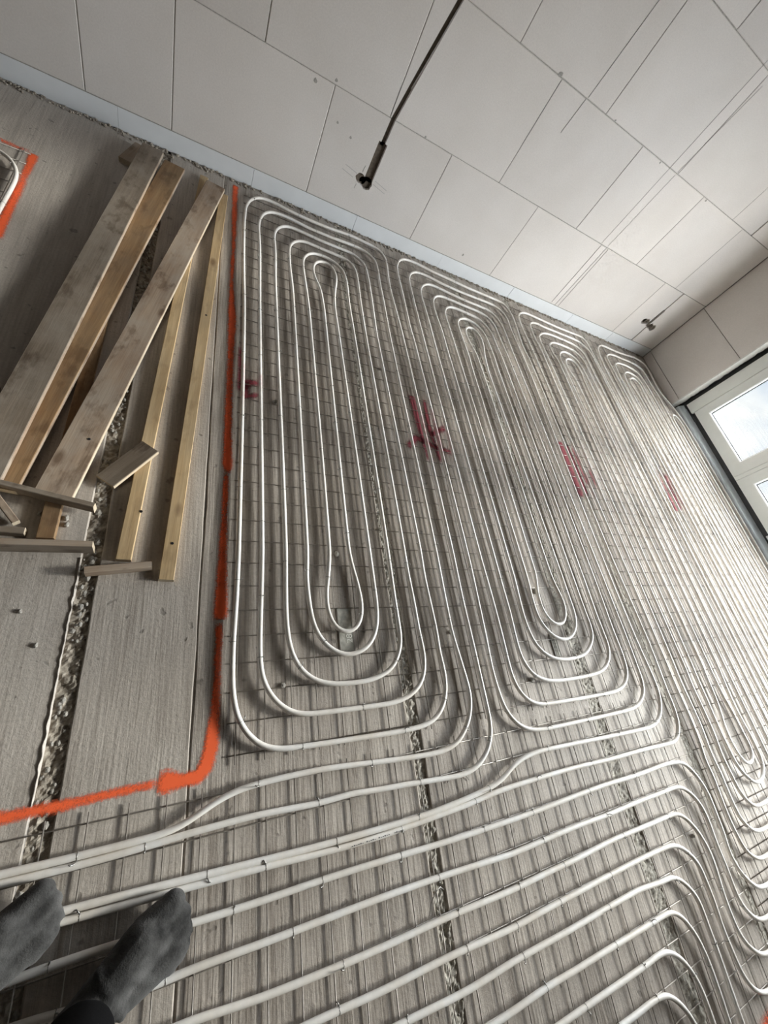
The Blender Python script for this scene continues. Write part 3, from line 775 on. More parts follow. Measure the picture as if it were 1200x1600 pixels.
    'c3': [-11819,-3390,-2517,-3390,-1392,-3369,-717,-3368,-192,-3381,932,-3439,1457,-3456,2357,-3474,4157,-3478,5657,-3510,7532,-3569,8207,-3581,10458,-3600,11583,-3590,13233,-3553,14808,-3541,16758,-3580,18558,-3555,18933,-3572,19306,-3605,19526,-3640,19667,-3679,19800,-3735,19923,-3811,20085,-3958,20227,-4129,20351,-4315,20455,-4512,20536,-4719,20574,-4862,20596,-5007,20605,-5154,20598,-5453,20559,-6126,20531,-6346,20475,-6630,20457,-6771,20458,-6914,20495,-7129,20540,-7270,20600,-7405,20673,-7533,20806,-7711,20959,-7873,21070,-7971,21189,-8058,21316,-8128,21452,-8181,21668,-8229,21890,-8255,22189,-8269,27665,-8211,27889,-8202,28109,-8171,28317,-8105,28444,-8036,28558,-7948,28609,-7897,28697,-7783,28767,-7656,28816,-7519,28847,-7376,28864,-7228,28873,-7004,28877,-4829,29023,23004,29017,23377,28989,23594,28949,23733,28890,23866,28776,24055,28684,24169,28581,24273,28467,24366,28284,24493,28157,24567,27956,24651,27743,24695,27446,24716,26921,24732,24296,24693,23996,24701,23549,24739,23326,24747,23179,24737,23035,24712,22827,24644,22699,24577,22527,24444,22430,24338,22353,24219,22297,24088,22247,23874,22223,23653,22208,23128,22213,22754,22237,22455,22333,21636,22348,21412,22353,21113,22067,484,22057,34,22025,-640,22031,-939,22098,-1912,22118,-2436,22107,-2735,22024,-3327,22001,-3625,22006,-3924,22052,-4520,22039,-5119,22040,-5419,22058,-5717,22095,-5934,22140,-6071,22171,-6136,22290,-6318,22443,-6475,22623,-6601,22823,-6690,22965,-6729,23111,-6754,23484,-6782,23934,-6784,25284,-6754,26184,-6746,26406,-6730,26551,-6705,26691,-6663,26822,-6602,26942,-6520,27046,-6421,27132,-6305,27199,-6177,27246,-6039,27275,-5895,27294,-5673,27300,-5373,27348,21709,27333,22007,27295,22225,27254,22367,27199,22503,27129,22629,27088,22688,26939,22846,26825,22938,26703,23018,26574,23081,26506,23105,26293,23151,25996,23179,25622,23201,25023,23205,24799,23192,24652,23172,24507,23141,24366,23098,24230,23043,24101,22972,23984,22887,23879,22787,23791,22673,23722,22547,23675,22411,23646,22268,23635,22048,23660,21753,23707,21536,23827,21185,23882,20972,23905,20752,23908,20528,23569,350,23555,-175,23510,-998,23513,-1748,23480,-2797,23480,-3097,23496,-3396,23557,-4068,23594,-4287,23636,-4426,23733,-4622,23863,-4801,23961,-4913,24068,-5016,24242,-5151,24370,-5221,24505,-5271,24575,-5288,24719,-5306,24864,-5302,25009,-5280,25150,-5240,25285,-5183,25412,-5110,25529,-5023,25635,-4923,25724,-4810,25760,-4749,25817,-4618,25853,-4477,25870,-4332,25873,-4034,25851,-3660,25808,-3288,25707,-2621,25690,-2398,25686,-2098,25693,-1874,25711,-1650,25859,-459,25882,-11,26082,19194,26103,19643,26187,20312,26206,20609,26196,20832,26170,21054,26118,21267,26063,21399,25988,21521,25897,21627,25789,21709,25667,21759,25534,21776,25466,21771,25333,21739,25207,21679,25036,21548,24939,21443,24898,21384,24830,21259,24782,21123,24745,20908,24746,20687,24782,20391,24845,20099,25013,19527,25049,19308,25061,19085,25082,179,25067,-1021,25077,-1320,25104,-1694,25134,-1916,25242,-2503,25280,-3099,25349,-3694,25361,-3913,25346,-4054,25305,-4185,25236,-4304,25141,-4403,25024,-4479,24960,-4507,24825,-4542,24687,-4547,24552,-4520,24428,-4462,24319,-4374,24227,-4265,24118,-4076,24065,-3940,24014,-3725,23995,-3578,23986,-3354,23997,-3131,24029,-2911,24063,-2766,24176,-2411,24235,-2195,24314,-1753,24345,-1455,24379,-932,24442,-335,24459,39,24337,19994,24326,20444,24278,21038,24287,21259,24309,21406,24341,21550,24386,21690,24445,21824,24566,22005,24665,22113,24777,22208,24898,22291,25026,22361,25160,22414,25230,22432,25372,22453,25517,22453,25661,22435,25802,22398,25939,22345,26069,22279,26247,22156,26298,22107,26387,21997,26489,21806,26544,21668,26588,21527,26645,21235,26689,20788,26699,20413,26552,-2618,26549,-4718,26532,-5091,26508,-5237,26468,-5377,26409,-5510,26330,-5630,26283,-5685,26176,-5782,26055,-5861,25923,-5920,25782,-5959,25563,-5989,24914,-6005,24452,-6038,24016,-6040,23868,-6028,23723,-6003,23583,-5961,23450,-5901,23271,-5777,23118,-5620,23033,-5500,22964,-5371,22890,-5163,22848,-4945,22753,-3980,22761,-3760,22852,-3171,22876,-2873,22864,-1823,22826,-1076,22834,-852,22892,-180,22904,269,22791,21050,22781,21500,22731,22323,22737,22546,22764,22767,22793,22912,22835,23052,22931,23246,23017,23364,23116,23472,23225,23571,23344,23660,23469,23738,23601,23806,23738,23863,23879,23908,24243,23986,24391,24005,24615,24018,26564,23979,26859,23949,27074,23896,27281,23817,27411,23751,27530,23670,27634,23573,27725,23460,27841,23273,27923,23072,27955,22931,27973,22711,27977,22412,28086,-4221,28083,-6396,28066,-6619,28020,-6834,27967,-6969,27933,-7033,27850,-7151,27802,-7205,27749,-7254,27632,-7339,27569,-7374,27434,-7429,27220,-7476,26998,-7495,22872,-7537,22573,-7530,22352,-7504,22139,-7447,21939,-7354,21759,-7229,21610,-7080,21539,-6975,21494,-6868,21380,-6368,21344,-6075,21335,-5776,21352,-5402,21413,-4805,21426,-4582,21422,-4358,21395,-3989,21395,-3844,21412,-3700,21488,-3340,21521,-3119,21549,-2746,21556,-2371,21547,-1921,21511,-1172,21497,-722,21508,478,21318,21033,21304,21558,21226,22831,21221,23280,21246,23955,21274,24328,21313,24545,21357,24682,21387,24747,21461,24871,21550,24988,21700,25151,21811,25249,21930,25336,22057,25411,22190,25472,22328,25517,22545,25550,22842,25557,25316,25464,25916,25451,27566,25494,28389,25528,28536,25526,28679,25511,28749,25495,28881,25445,29001,25373,29102,25282,29175,25172,29219,25045,29240,24905,29251,24609,29624,-5998,29624,-7649,29606,-8021,29564,-8238,29514,-8374,29481,-8439,29402,-8559,29355,-8614,29248,-8711,29126,-8789,29061,-8820,28924,-8868,28707,-8908,28409,-8923,21432,-8992,21133,-8985,20910,-8964,20693,-8922,20556,-8874,20426,-8808,20305,-8725,20193,-8629,20092,-8522,20004,-8405,19932,-8278,19903,-8211,19860,-8072,19837,-7928,19830,-7781,19860,-7108,19842,-6437,19887,-5921,19895,-5698,19888,-5550,19867,-5404,19807,-5193,19744,-5062,19619,-4881,19467,-4719,19354,-4623,19169,-4504,19036,-4444,18895,-4401,18677,-4365,18379,-4351,17704,-4358,16279,-4344,14328,-4364,12678,-4341,9902,-4376,9453,-4362,7429,-4266,5555,-4213,2479,-4189,1204,-4169,304,-4182,4,-4179,-370,-4155,-1414,-4044,-1788,-4026,-11316,-4023],
    'c4': [-6454,-4913,822,-4915,1196,-4930,2392,-5028,3741,-5080,5316,-5104,7342,-5099,9442,-5142,10942,-5121,12292,-5111,14091,-5059,17091,-5088,17691,-5086,17914,-5096,18131,-5134,18270,-5180,18400,-5245,18520,-5328,18683,-5477,18827,-5647,18947,-5828,19035,-6000,19109,-6187,19154,-6338,19188,-6532,19198,-6676,19183,-6972,19077,-7638,19041,-8010,19039,-8234,19050,-8458,19067,-8606,19097,-8750,19142,-8889,19206,-9021,19286,-9143,19432,-9310,19599,-9456,19720,-9540,19849,-9610,20057,-9683,20201,-9712,20349,-9728,20722,-9737,35200,-9674,35498,-9661,35717,-9626,35856,-9582,35922,-9553,36046,-9480,36157,-9387,36206,-9334,36290,-9217,36355,-9088,36399,-8949,36427,-8804,36441,-8657,36449,-8433,36452,14821,36473,15421,36765,20889,36777,21263,36766,21486,36747,21633,36628,22219,36599,22441,36589,22664,36589,23489,36571,23863,36547,24079,36511,24210,36483,24269,36404,24371,36297,24455,36172,24526,35970,24619,35761,24692,35617,24726,35247,24774,34798,24806,33749,24791,32925,24807,32701,24800,32408,24756,32192,24699,32052,24651,31917,24591,31788,24519,31666,24436,31551,24346,31450,24245,31407,24190,31339,24069,31313,24003,31278,23864,31256,23718,31246,23570,31260,22221,31126,-1258,31127,-4783,31135,-5007,31165,-5227,31230,-5436,31298,-5563,31386,-5678,31491,-5776,31611,-5856,31676,-5889,31812,-5939,31955,-5971,32102,-5988,32476,-6000,33751,-5997,33974,-5985,34192,-5948,34331,-5902,34460,-5837,34576,-5752,34677,-5649,34759,-5531,34822,-5400,34865,-5261,34891,-5116,34908,-4893,34912,-4594,34914,-1218,34995,21661,34989,22034,34975,22180,34945,22323,34896,22459,34832,22590,34754,22712,34662,22819,34552,22905,34427,22971,34290,23022,34148,23061,34004,23086,33859,23094,33713,23085,33568,23060,33360,22993,33230,22927,33106,22848,32990,22758,32883,22658,32792,22546,32752,22486,32658,22289,32572,22005,32465,21491,32413,21121,32401,20897,32401,20523,32585,570,32589,-3405,32601,-3627,32627,-3766,32679,-3890,32716,-3942,32761,-3986,32812,-4019,32868,-4041,32928,-4051,32987,-4048,33045,-4032,33100,-4005,33148,-3967,33189,-3919,33223,-3864,33268,-3735,33295,-3520,33300,5,33278,19958,33271,20182,33250,20405,33210,20625,33059,21280,33042,21425,33044,21569,33065,21713,33128,21920,33193,22045,33279,22154,33386,22247,33570,22364,33764,22456,33894,22487,33958,22489,34084,22464,34201,22403,34302,22313,34382,22201,34441,22072,34496,21862,34510,21718,34496,21501,34402,21065,34363,20845,34345,20622,34339,20398,34202,-456,34200,-3906,34188,-4280,34170,-4427,34137,-4570,34086,-4706,34053,-4770,33972,-4890,33925,-4944,33817,-5040,33695,-5117,33561,-5174,33420,-5212,33274,-5234,33126,-5244,32902,-5245,32753,-5236,32606,-5217,32464,-5182,32329,-5129,32265,-5095,32147,-5011,32045,-4910,31960,-4793,31896,-4664,31851,-4525,31815,-4307,31803,-4083,31792,21421,31809,22171,31829,22545,31851,22768,31890,22988,31929,23129,31982,23263,32054,23385,32146,23494,32255,23591,32374,23677,32501,23749,32636,23808,32777,23854,32921,23890,33141,23924,33364,23939,33739,23947,33963,23945,34186,23928,34554,23865,34698,23828,34837,23780,34970,23718,35097,23644,35217,23558,35326,23463,35417,23356,35455,23297,35540,23100,35634,22740,35701,22372,35724,22149,35753,21700,35766,21026,35627,-1928,35622,-5603,35608,-5827,35569,-6044,35522,-6181,35455,-6309,35368,-6424,35263,-6524,35143,-6604,35079,-6637,34942,-6688,34726,-6731,34354,-6749,31653,-6749,31429,-6741,31209,-6715,31067,-6679,30932,-6624,30809,-6550,30699,-6456,30607,-6345,30534,-6221,30480,-6086,30446,-5943,30421,-5722,30414,-5498,30409,-1973,30094,21879,30095,22404,30131,22852,30243,23745,30320,24110,30381,24326,30454,24537,30515,24671,30589,24799,30720,24977,30819,25087,30928,25186,31046,25273,31304,25419,31439,25478,31578,25521,31794,25553,32242,25559,33367,25532,33741,25541,34862,25632,36052,25788,36349,25817,36569,25813,36715,25792,36859,25760,37073,25695,37210,25641,37340,25574,37462,25492,37573,25399,37668,25295,37707,25238,37738,25179,37780,25049,37796,24909,37798,24762,37787,24464,37768,24240,37726,23944,37591,23206,37547,22835,37529,22311,37540,22088,37560,21941,37629,21653,37712,21450,37828,21265,38099,20913,38206,20721,38656,19533,38741,19247,38797,18953,38861,18508,38890,18135,38919,16785,38925,16110,38923,-9169,38915,-9393,38899,-9541,38847,-9754,38789,-9887,38712,-10009,38615,-10116,38561,-10163,38441,-10243,38376,-10276,38240,-10326,38023,-10368,37726,-10386,19948,-10450,19648,-10447,19425,-10432,19208,-10389,19070,-10341,18876,-10238,18760,-10149,18657,-10045,18568,-9929,18495,-9802,18415,-9597,18382,-9453,18361,-9307,18307,-8635,18313,-8339,18357,-7973,18367,-7826,18367,-7527,18354,-7153,18322,-6860,18284,-6721,18257,-6655,18186,-6531,18098,-6415,17996,-6308,17826,-6164,17640,-6045,17506,-5982,17367,-5933,17223,-5898,17003,-5869,16779,-5858,15279,-5830,10778,-5865,9278,-5891,7179,-5827,5229,-5822,3354,-5767,-3997,-5766],
    'c5': [37275,-24000,37200,-50,37126,14890,37127,17968,37136,18343,37157,18641,37196,18858,37243,18994,37310,19118,37352,19173,37450,19265,37567,19324,37693,19345,37819,19325,37935,19266,38033,19174,38109,19059,38164,18927,38217,18713,38242,18492,38249,18268,38211,14739,38101,25,38025,-24000],
    'c6': [-1853,-6498,5435,-6499,7538,-6565,9190,-6518,11444,-6520,13172,-6502,14524,-6504,14899,-6518,15872,-6607,16468,-6643,16614,-6665,16754,-6705,16951,-6800,17071,-6884,17184,-6981,17336,-7144,17424,-7262,17494,-7388,17543,-7523,17570,-7665,17578,-7811,17574,-8184,17581,-8859,17514,-10660,17432,-16970,17407,-17186,17364,-17315,17332,-17371,17292,-17419,17246,-17458,17193,-17485,17137,-17500,17080,-17502,17023,-17491,16969,-17467,16921,-17432,16879,-17387,16818,-17273,16798,-17207,16774,-17066,16764,-16843,16768,-16167,16858,-10683,16873,-10308,16910,-9784,16923,-9409,16923,-9108,16912,-8884,16884,-8661,16838,-8442,16767,-8233,16707,-8106,16489,-7768,16368,-7643,16199,-7518,16069,-7454,16001,-7430,15859,-7396,15712,-7379,15413,-7369,14136,-7363,12633,-7339,11206,-7330,10004,-7312,8427,-7354,1214,-7354],
    'c7': [3288,-8075,10737,-8075,13897,-8102,14648,-8085,14872,-8097,15018,-8119,15161,-8156,15297,-8211,15488,-8323,15659,-8464,15807,-8630,15931,-8815,16028,-9015,16075,-9155,16120,-9374,16147,-9672,16152,-10198,16045,-16968,16022,-17186,15982,-17319,15951,-17378,15913,-17431,15868,-17475,15817,-17509,15761,-17532,15701,-17544,15641,-17543,15582,-17530,15526,-17506,15475,-17470,15431,-17425,15394,-17371,15365,-17311,15326,-17177,15304,-16958,15302,-16282,15351,-10338,15348,-10114,15337,-9967,15310,-9824,15288,-9755,15194,-9558,15111,-9435,15018,-9319,14916,-9211,14805,-9112,14623,-8990,14421,-8908,14204,-8865,13831,-8838,13003,-8835,12101,-8820,4953,-8820],
    'c8': [-16500,21375,-7917,21375,-7617,21369,-7397,21345,-7256,21309,-7190,21282,-7125,21250,-7007,21170,-6853,21014,-6766,20894,-6692,20766,-6603,20562,-6559,20419,-6525,20274,-6487,19977,-6472,19527,-6524,17194,-6561,9288,-6590,7934,-6610,7559,-6647,7339,-6720,7133,-6793,7008,-6836,6950,-6885,6896,-6995,6802,-7055,6762,-7185,6697,-7396,6635,-7543,6615,-7692,6605,-16500,6600]}
ZP, RP = .0238, .0098


def spline(P, step=.011):
    P = [Vector((x, y, 0)) for x, y in P]
    out = []
    n = len(P)
    for i in range(n - 1):
        p0, p1, p2, p3 = P[max(i - 1, 0)], P[i], P[i + 1], P[min(i + 2, n - 1)]
        if i == 0: p0 = p1 * 2 - p2
        if i == n - 2: p3 = p2 * 2 - p1
        t0 = 0.0
        t1 = t0 + max((p1 - p0).length, 1e-5) ** .5
        t2 = t1 + max((p2 - p1).length, 1e-5) ** .5
        t3 = t2 + max((p3 - p2).length, 1e-5) ** .5
        L = (p2 - p1).length
        m = max(1, min(8, int(L / step)))
        for k in range(m):
            t = t1 + (t2 - t1) * k / m
            A1 = p0 * ((t1 - t) / (t1 - t0)) + p1 * ((t - t0) / (t1 - t0))
            A2 = p1 * ((t2 - t) / (t2 - t1)) + p2 * ((t - t1) / (t2 - t1))
            A3 = p2 * ((t3 - t) / (t3 - t2)) + p3 * ((t - t2) / (t3 - t2))
            B1 = A1 * ((t2 - t) / (t2 - t0)) + A2 * ((t - t0) / (t2 - t0))
            B2 = A2 * ((t3 - t) / (t3 - t1)) + A3 * ((t - t1) / (t3 - t1))
            out.append(B1 * ((t2 - t) / (t2 - t1)) + B2 * ((t - t1) / (t2 - t1)))
    out.append(P[-1])
    return out


def tie_mesh(kind):
    b = MB()
    R = RP + .0006
    b.tube([(R * math.cos(a), 0, R * math.sin(a) - .001) for a in [2 * math.pi * i / 12 for i in range(13)]], .0011, 5)
    if kind == 0:
        b.tube([(R * .9, 0, R * .5), (R * 1.5, .004, R * .9), (R * 2.0, .010, R * .6)], .0019, 4)
    elif kind == 1:
        b.tube([(R * .7, 0, R * .75), (R * 1.1, -.004, R * 1.5), (R * 1.0, -.012, R * 2.0), (R * .6, -.016, R * 1.9)], .0017, 4)
    else:
        b.tube([(-R * .8, 0, R * .6), (-R * 1.4, .003, R * .9)], .002, 4)
    o = b.build('wire_tie', M['tie'], smooth=True)
    me = o.data
    bpy.data.objects.remove(o)
    return me


TIES = [tie_mesh(0), tie_mesh(1), tie_mesh(2), tie_mesh(2)]
PLABEL = dict(
    c1='off-white heating pipe coiled in the leftmost loop by the orange line',
    c2='off-white heating pipe coiled in the second loop from the left',
    c3='off-white heating pipe of the third loop, its two ends crossing the foreground',
    c4='off-white heating pipe of the fourth loop, rounding the far room corner',
    c5='off-white heating pipe bent in one narrow hairpin against the window threshold',
    c6='off-white heating pipe turning downwards in the lower right foreground',
    c7='off-white heating pipe bent nearest the bottom edge of the photo',
    c8='off-white heating pipe bend alone at the far left behind the planks')
for key, flat in PIPES.items():
    P = [(flat[i] * 1e-4 / S, flat[i + 1] * 1e-4 / S) for i in range(0, len(flat), 2)]
    Q = spline(P)
    d = 0
    pts = []
    for i, p in enumerate(Q):
        if i: d += (p - Q[i - 1]).length
        pts.append((p.x, p.y, ZP + .0022 * noise.noise((d * 1.3, len(key) + flat[0], 0))))
    o = tag(MB().tube(pts, RP, 10).build('heating_pipe', M['pipe'], smooth=True, fix=False), PLABEL[key], 'pipe', 'underfloor heating pipes on the wire mesh')
    nxt, acc = .12, 0
    cnt = 0
    for i in range(1, len(Q) - 1):
        seg = (Q[i] - Q[i - 1]).length
        acc += seg
        if acc < nxt: continue
        acc = 0
        nxt = random.uniform(.22, .52)
        p = Q[i]
        u, v = None, None
        if not (-1.3 < p.x < 5.1 and -1.6 < p.y < 3.5) or cnt >= 180: continue
        cnt += 1
        t = Q[i + 1] - Q[i - 1]
        c = link('wire_tie', random.choice(TIES), o)
        c.location = (p.x * S, p.y * S, pts[i][2] * S)
        c.rotation_euler = (0, random.uniform(-.4, .4), math.atan2(t.y, t.x) - math.pi / 2)
    if key == 'c2':      # faint factory print on the pipe wall
        b = MB()
        run = [(q, n_) for q, n_ in zip(Q, range(len(Q))) if .62 < q.x < .86 and -.40 < q.y < -.378]
        if run:
            p0, p1 = run[0][0], run[-1][0]
            for kx in range(26):
                if kx in (5, 6, 13, 19): continue
                q = p0.lerp(p1, kx / 26)
                b.box(q.x - .0028, q.x + .0022, q.y - .0042, q.y - .0010 - .001 * (kx % 3), ZP + RP * .90, ZP + RP * 1.03)
            tag(b.build('print', M['print'], o), 'faint dark factory print on the pipe', kind='stuff')

# ---- welded wire mesh sheets under the pipes
ZL, ZC, RW = .0083, .0042, .0021
WIRES = {}


def wire(axis, length, parent, x, y, z):
    key = (axis, round(length, 2))
    if key not in WIRES:
        e = (0, length, 0) if axis == 'y' else (length, 0, 0)
        o = MB().tube([(0, 0, 0), e], RW, 6).build('wire', M['wire'], smooth=True)
        WIRES[key] = o.data
        bpy.data.objects.remove(o)
    o = link('wire', WIRES[key], parent)
    o.location = (x * S, y * S, z * S)
    return o


def sheet(x0, nx, y0, ny, label, dy=.1, ov=.028, rz=0):
    t = tag(empty('wire_mesh', (x0, y0, 0), rz), label, 'wire mesh', 'welded wire mesh sheets on the slab')
    for i in range(nx): wire('y', (ny - 1) * dy + 2 * ov, t, i * .1, -ov, ZL)
    for j in range(ny): wire('x', (nx - 1) * .1 + 2 * ov, t, -ov, j * dy, ZC)
    return t


sheet(.2475, 26, -.065, 36, 'welded wire mesh sheet under the two left pipe loops', rz=-.006)
sheet(-2.05, 49, -2.2, 21, 'welded wire mesh sheet under the pipes crossing the foreground', dy=.1016)
sheet(2.842, 23, -1.46, 50, 'welded wire mesh sheet under the pipe loops nearest the window')
sheet(-2.29, 15, .75, 23, 'welded wire mesh sheet at the far left behind the planks')


# ---- loose timber
def plank(name, a, b, wdt, th, za, zb, m, label, side=None, end=None, roll=0.0, cat='plank', group='loose boards and offcuts on the slab', bow=0.0):
    """board from a to b (plan positions of its centre line), its underside at za / zb"""
    A, B = Vector((a[0], a[1], za)), Vector((b[0], b[1], zb))
    L = (B - A).length
    ns = max(1, int(L / .2))
    vs, fs, mats = [], [], []
    e = .0022
    prof = [(-wdt / 2 + e, 0), (wdt / 2 - e, 0), (wdt / 2, e), (wdt / 2, th - e), (wdt / 2 - e, th), (-wdt / 2 + e, th), (-wdt / 2, th - e), (-wdt / 2, e)]
    for i in range(ns + 1):
        t = i / ns
        z = bow * 4 * t * (1 - t)
        for (px, pz) in prof: vs.append((px * S, (t - .5) * L * S, (pz + z) * S))
    n = len(prof)
    for i in range(ns):
        for k in range(n):
            fs.append((i * n + k, i * n + (k + 1) % n, (i + 1) * n + (k + 1) % n, (i + 1) * n + k))
            mats.append(1 if k in (2, 6) else 0)
    fs.append(tuple(reversed(range(n)))); mats.append(2)
    fs.append(tuple(ns * n + k for k in range(n))); mats.append(2)
    me = bpy.data.meshes.new(name)
    me.from_pydata(vs, [], fs)
    bm = bmesh.new(); bm.from_mesh(me); bmesh.ops.recalc_face_normals(bm, faces=bm.faces); bm.to_mesh(me); bm.free()
    for q in (m, side or m, end or M['wood_end']): me.materials.append(q)
    me.polygons.foreach_set('material_index', mats)
    o = link(name, me)
    c = (A + B) / 2
    d = (B - A).normalized()
    x = d.cross(Vector((0, 0, 1))).normalized()
    z = x.cross(d)
    R = Matrix((x, d, z)).transposed() @ Matrix.Rotation(roll, 3, 'Y')
    o.matrix_world = Matrix.Translation(c * S) @ R.to_4x4()
    return tag(o, label, cat, group)


T = .024
plank('batten', (-.158, .628), (-.022, 3.42), .050, T, .001, .001, M['wood_yellow'], 'narrow yellow batten, mostly hidden under the widest board, with a nail hole')
plank('batten', (-.012, .552), (.108, 3.30), .052, T, .001, .001, M['wood_yellow'], 'narrow yellow batten lying alone just left of the orange line')
plank('batten', (-.398, .700), (-.385, 2.55), .052, T, .001, .001, M['wood_brown'], 'short-looking brown batten under the crossing boards, dark brown end', end=M['wood_brown'])
plank('board', (-.399, .862), (.052, 3.33), .116, T, .0255, .0255, M['wood_mid'], 'wide dusty board with knots, third from the orange line', side=M['wood_end'])
plank('board', (-.560, .868), (-.198, 3.36), .118, T, .0262, .0265, M['wood_brown'], 'long brown board with a pale edge, half covered by the grey board', side=M['wood_mid'])
plank('board', (-.612, .80), (-.325, 3.40), .118, T, .051, .0515, M['wood_grey'], 'long weathered grey board lying on top of the brown board', side=M['wood_mid'])
plank('board', (-.90, .50), (-.715, 1.36), .12, T, .001, .001, M['wood_grey'], 'pale-edged board end at the left photo edge, under the topmost board', side=M['wood_end'])
plank('offcut', (-.255, .950), (-.118, 1.130), .082, .018, .010, .027, M['wood_grey'], 'slanted grey offcut resting across the yellow batten', side=M['wood_end'], roll=-.12)
plank('offcut', (-.545, .880), (-.268, .818), .020, .048, .0255, .0255, M['wood_grey'], 'dark grey batten offcut on edge across the lower board ends', end=M['wood_end'], side=M['wood_grey'])
plank('offcut', (-.70, .662), (-.252, .668), .022, .068, .0, .0, M['wood_mid'], 'thick grey board on edge, foremost of the timber pile', side=M['wood_grey'])
plank('offcut', (-.266, .580), (-.064, .606), .024, .044, .0, .0, M['wood_mid'], 'short grey block in front of the yellow batten end', side=M['wood_mid'])
plank('offcut', (-.68, .728), (-.456, .722), .024, .030, .0, .0, M['wood_grey'], 'thin dark offcut behind the foremost board on edge', side=M['wood_grey'])
plank('offcut', (-.56, .850), (-.485, .752), .022, .030, .026, .010, M['wood_mid'], 'small pale sawn offcut end at the left photo edge', side=M['wood_end'])
plank('offcut', (-.46, 3.22), (-.40, 3.46), .07, .03, .0, .0, M['wood_mid'], 'short reddish offcut behind the grey board, close to the wall', side=M['wood_brown'])
for (x, y, z, who) in [(-.122, .83, .0253, 'batten'), (.055, 2.05, .0253, 'batten.001'), (-.003, .70, .0253, 'batten.001'), (-.33, 1.12, .0500, 'board')]:
    par = bpy.data.objects[who]
    b = MB(); b.prism([(.0055 * math.cos(a), .0055 * math.sin(a)) for a in [2 * math.pi * i / 10 for i in range(10)]], 'z', -.001, .0008)
    o = b.build('nail_hole', M['gasket'], par)
    bpy.context.view_layer.update()
    o.matrix_world = Matrix.Translation((x * S, y * S, z * S))

# ---- small loose things
for i, (x, y, r, where) in enumerate([
        (-.43, .80, .011, 'behind the foremost board on edge, left of the brown batten'),
        (-.355, .79, .010, 'just right of the brown batten end, the upper of two'),
        (-.35, .765, .009, 'just right of the brown batten end, the lower of two'),
        (-.262, .46, .010, 'in the open slab joint below the short grey block'),
        (-.255, .40, .008, 'halfway down the open slab joint on the left'),
        (-.27, .53, .007, 'at the top of the open slab joint on the left'),
        (.69, .69, .014, 'inside the lower teardrop bend of the leftmost loop'),
        (1.925, .50, .016, 'beside the lower teardrop bend of the second loop'),
        (1.70, .035, .013, 'between the lower bends of the second loop'),
        (.42, .14, .010, 'between the lower left bends of the leftmost loop'),
        (1.14, 2.03, .012, 'among the upper right legs of the leftmost loop'),
        (.98, .60, .010, 'on the rough joint in the leftmost loop'),
        (-.42, .45, .007, 'on the smooth slab at the left edge, the upper of two'),
        (-.36, .34, .007, 'on the smooth slab at the left edge, the lower of two'),
        (3.31, 1.72, .012, 'among the long legs of the third loop'),
        (1.25, .30, .010, 'right of the leftmost loop near its lower bends'),
        (.42, 1.55, .014, 'between the left legs of the leftmost loop'),
        (2.52, -.80, .009, 'among the bends at the lower right')]):
    b = MB(); pebble(b, x, y, r * .55, r, i * 3.1)
    tag(b.build('concrete_crumb', M['stone']), 'grey concrete crumb ' + where, 'rubble', 'concrete crumbs scattered on the slab')


def wire_bit(pts, label):
    tag(MB().tube(pts, .0014, 5).build('wire_offcut', M['tie'], smooth=True), label, 'wire', None)


wire_bit([(.895, -.652, .033), (.90, -.62, .045), (.915, -.595, .055), (.945, -.585, .05), (.965, -.60, .036)], 'loose tie wire arched over a pipe in the lower middle')
wire_bit([(1.08, -.30, .004), (1.10, -.275, .006), (1.12, -.262, .004)], 'short stray tie wire, the left one of two beside the first pipe exit')
wire_bit([(1.15, -.262, .004), (1.175, -.285, .008), (1.19, -.31, .004)], 'short stray tie wire, the right one of two beside the first pipe exit')


def number_plate(cx, cy, w_, h_, rz, label, text):
    t = tag(empty('number_plate', (cx, cy, 0), rz), label, 'plate')
    MB().box(-w_ / 2, w_ / 2, -h_ / 2, h_ / 2, 0, .004).build('plate', M['plate'], t, bevel=.001)
    b = MB()
    for x0, x1, y0, y1 in ((-w_ / 2, w_ / 2, -h_ / 2, -h_ / 2 + .003), (-w_ / 2, w_ / 2, h_ / 2 - .003, h_ / 2), (-w_ / 2, -w_ / 2 + .003, -h_ / 2, h_ / 2), (w_ / 2 - .003, w_ / 2, -h_ / 2, h_ / 2)):
        b.box(x0, x1, y0, y1, .0035, .0055)
    b.build('rim', M['mortar'], t)
    if text:
        cu = bpy.data.curves.new('lettering', 'FONT')
        cu.body = text
        cu.size = .040 * S
        cu.extrude = .0008 * S
        cu.align_x = 'CENTER'; cu.align_y = 'CENTER'
        tmp = bpy.data.objects.new('lettering', cu)
        COL.objects.link(tmp)
        o = from_eval('lettering', tmp, M['ink'], t, False)
        o.location = (-.038 * S, -.014 * S, .0045 * S)
    else:
        b = MB()
        for i in range(4): b.box(-.03 + i * .018, -.026 + i * .018, -.012, .012, .0035, .0055)
        tag(b.build('worn_marks', M['mortar'], t), kind='stuff')


number_plate(.699, .338, .185, .066, math.pi / 2, 'small grey plate numbered 28 below the first teardrop bend', '28')
number_plate(1.950, .193, .125, .046, math.pi / 2, 'small worn grey plate below the second loop teardrop bend', None)

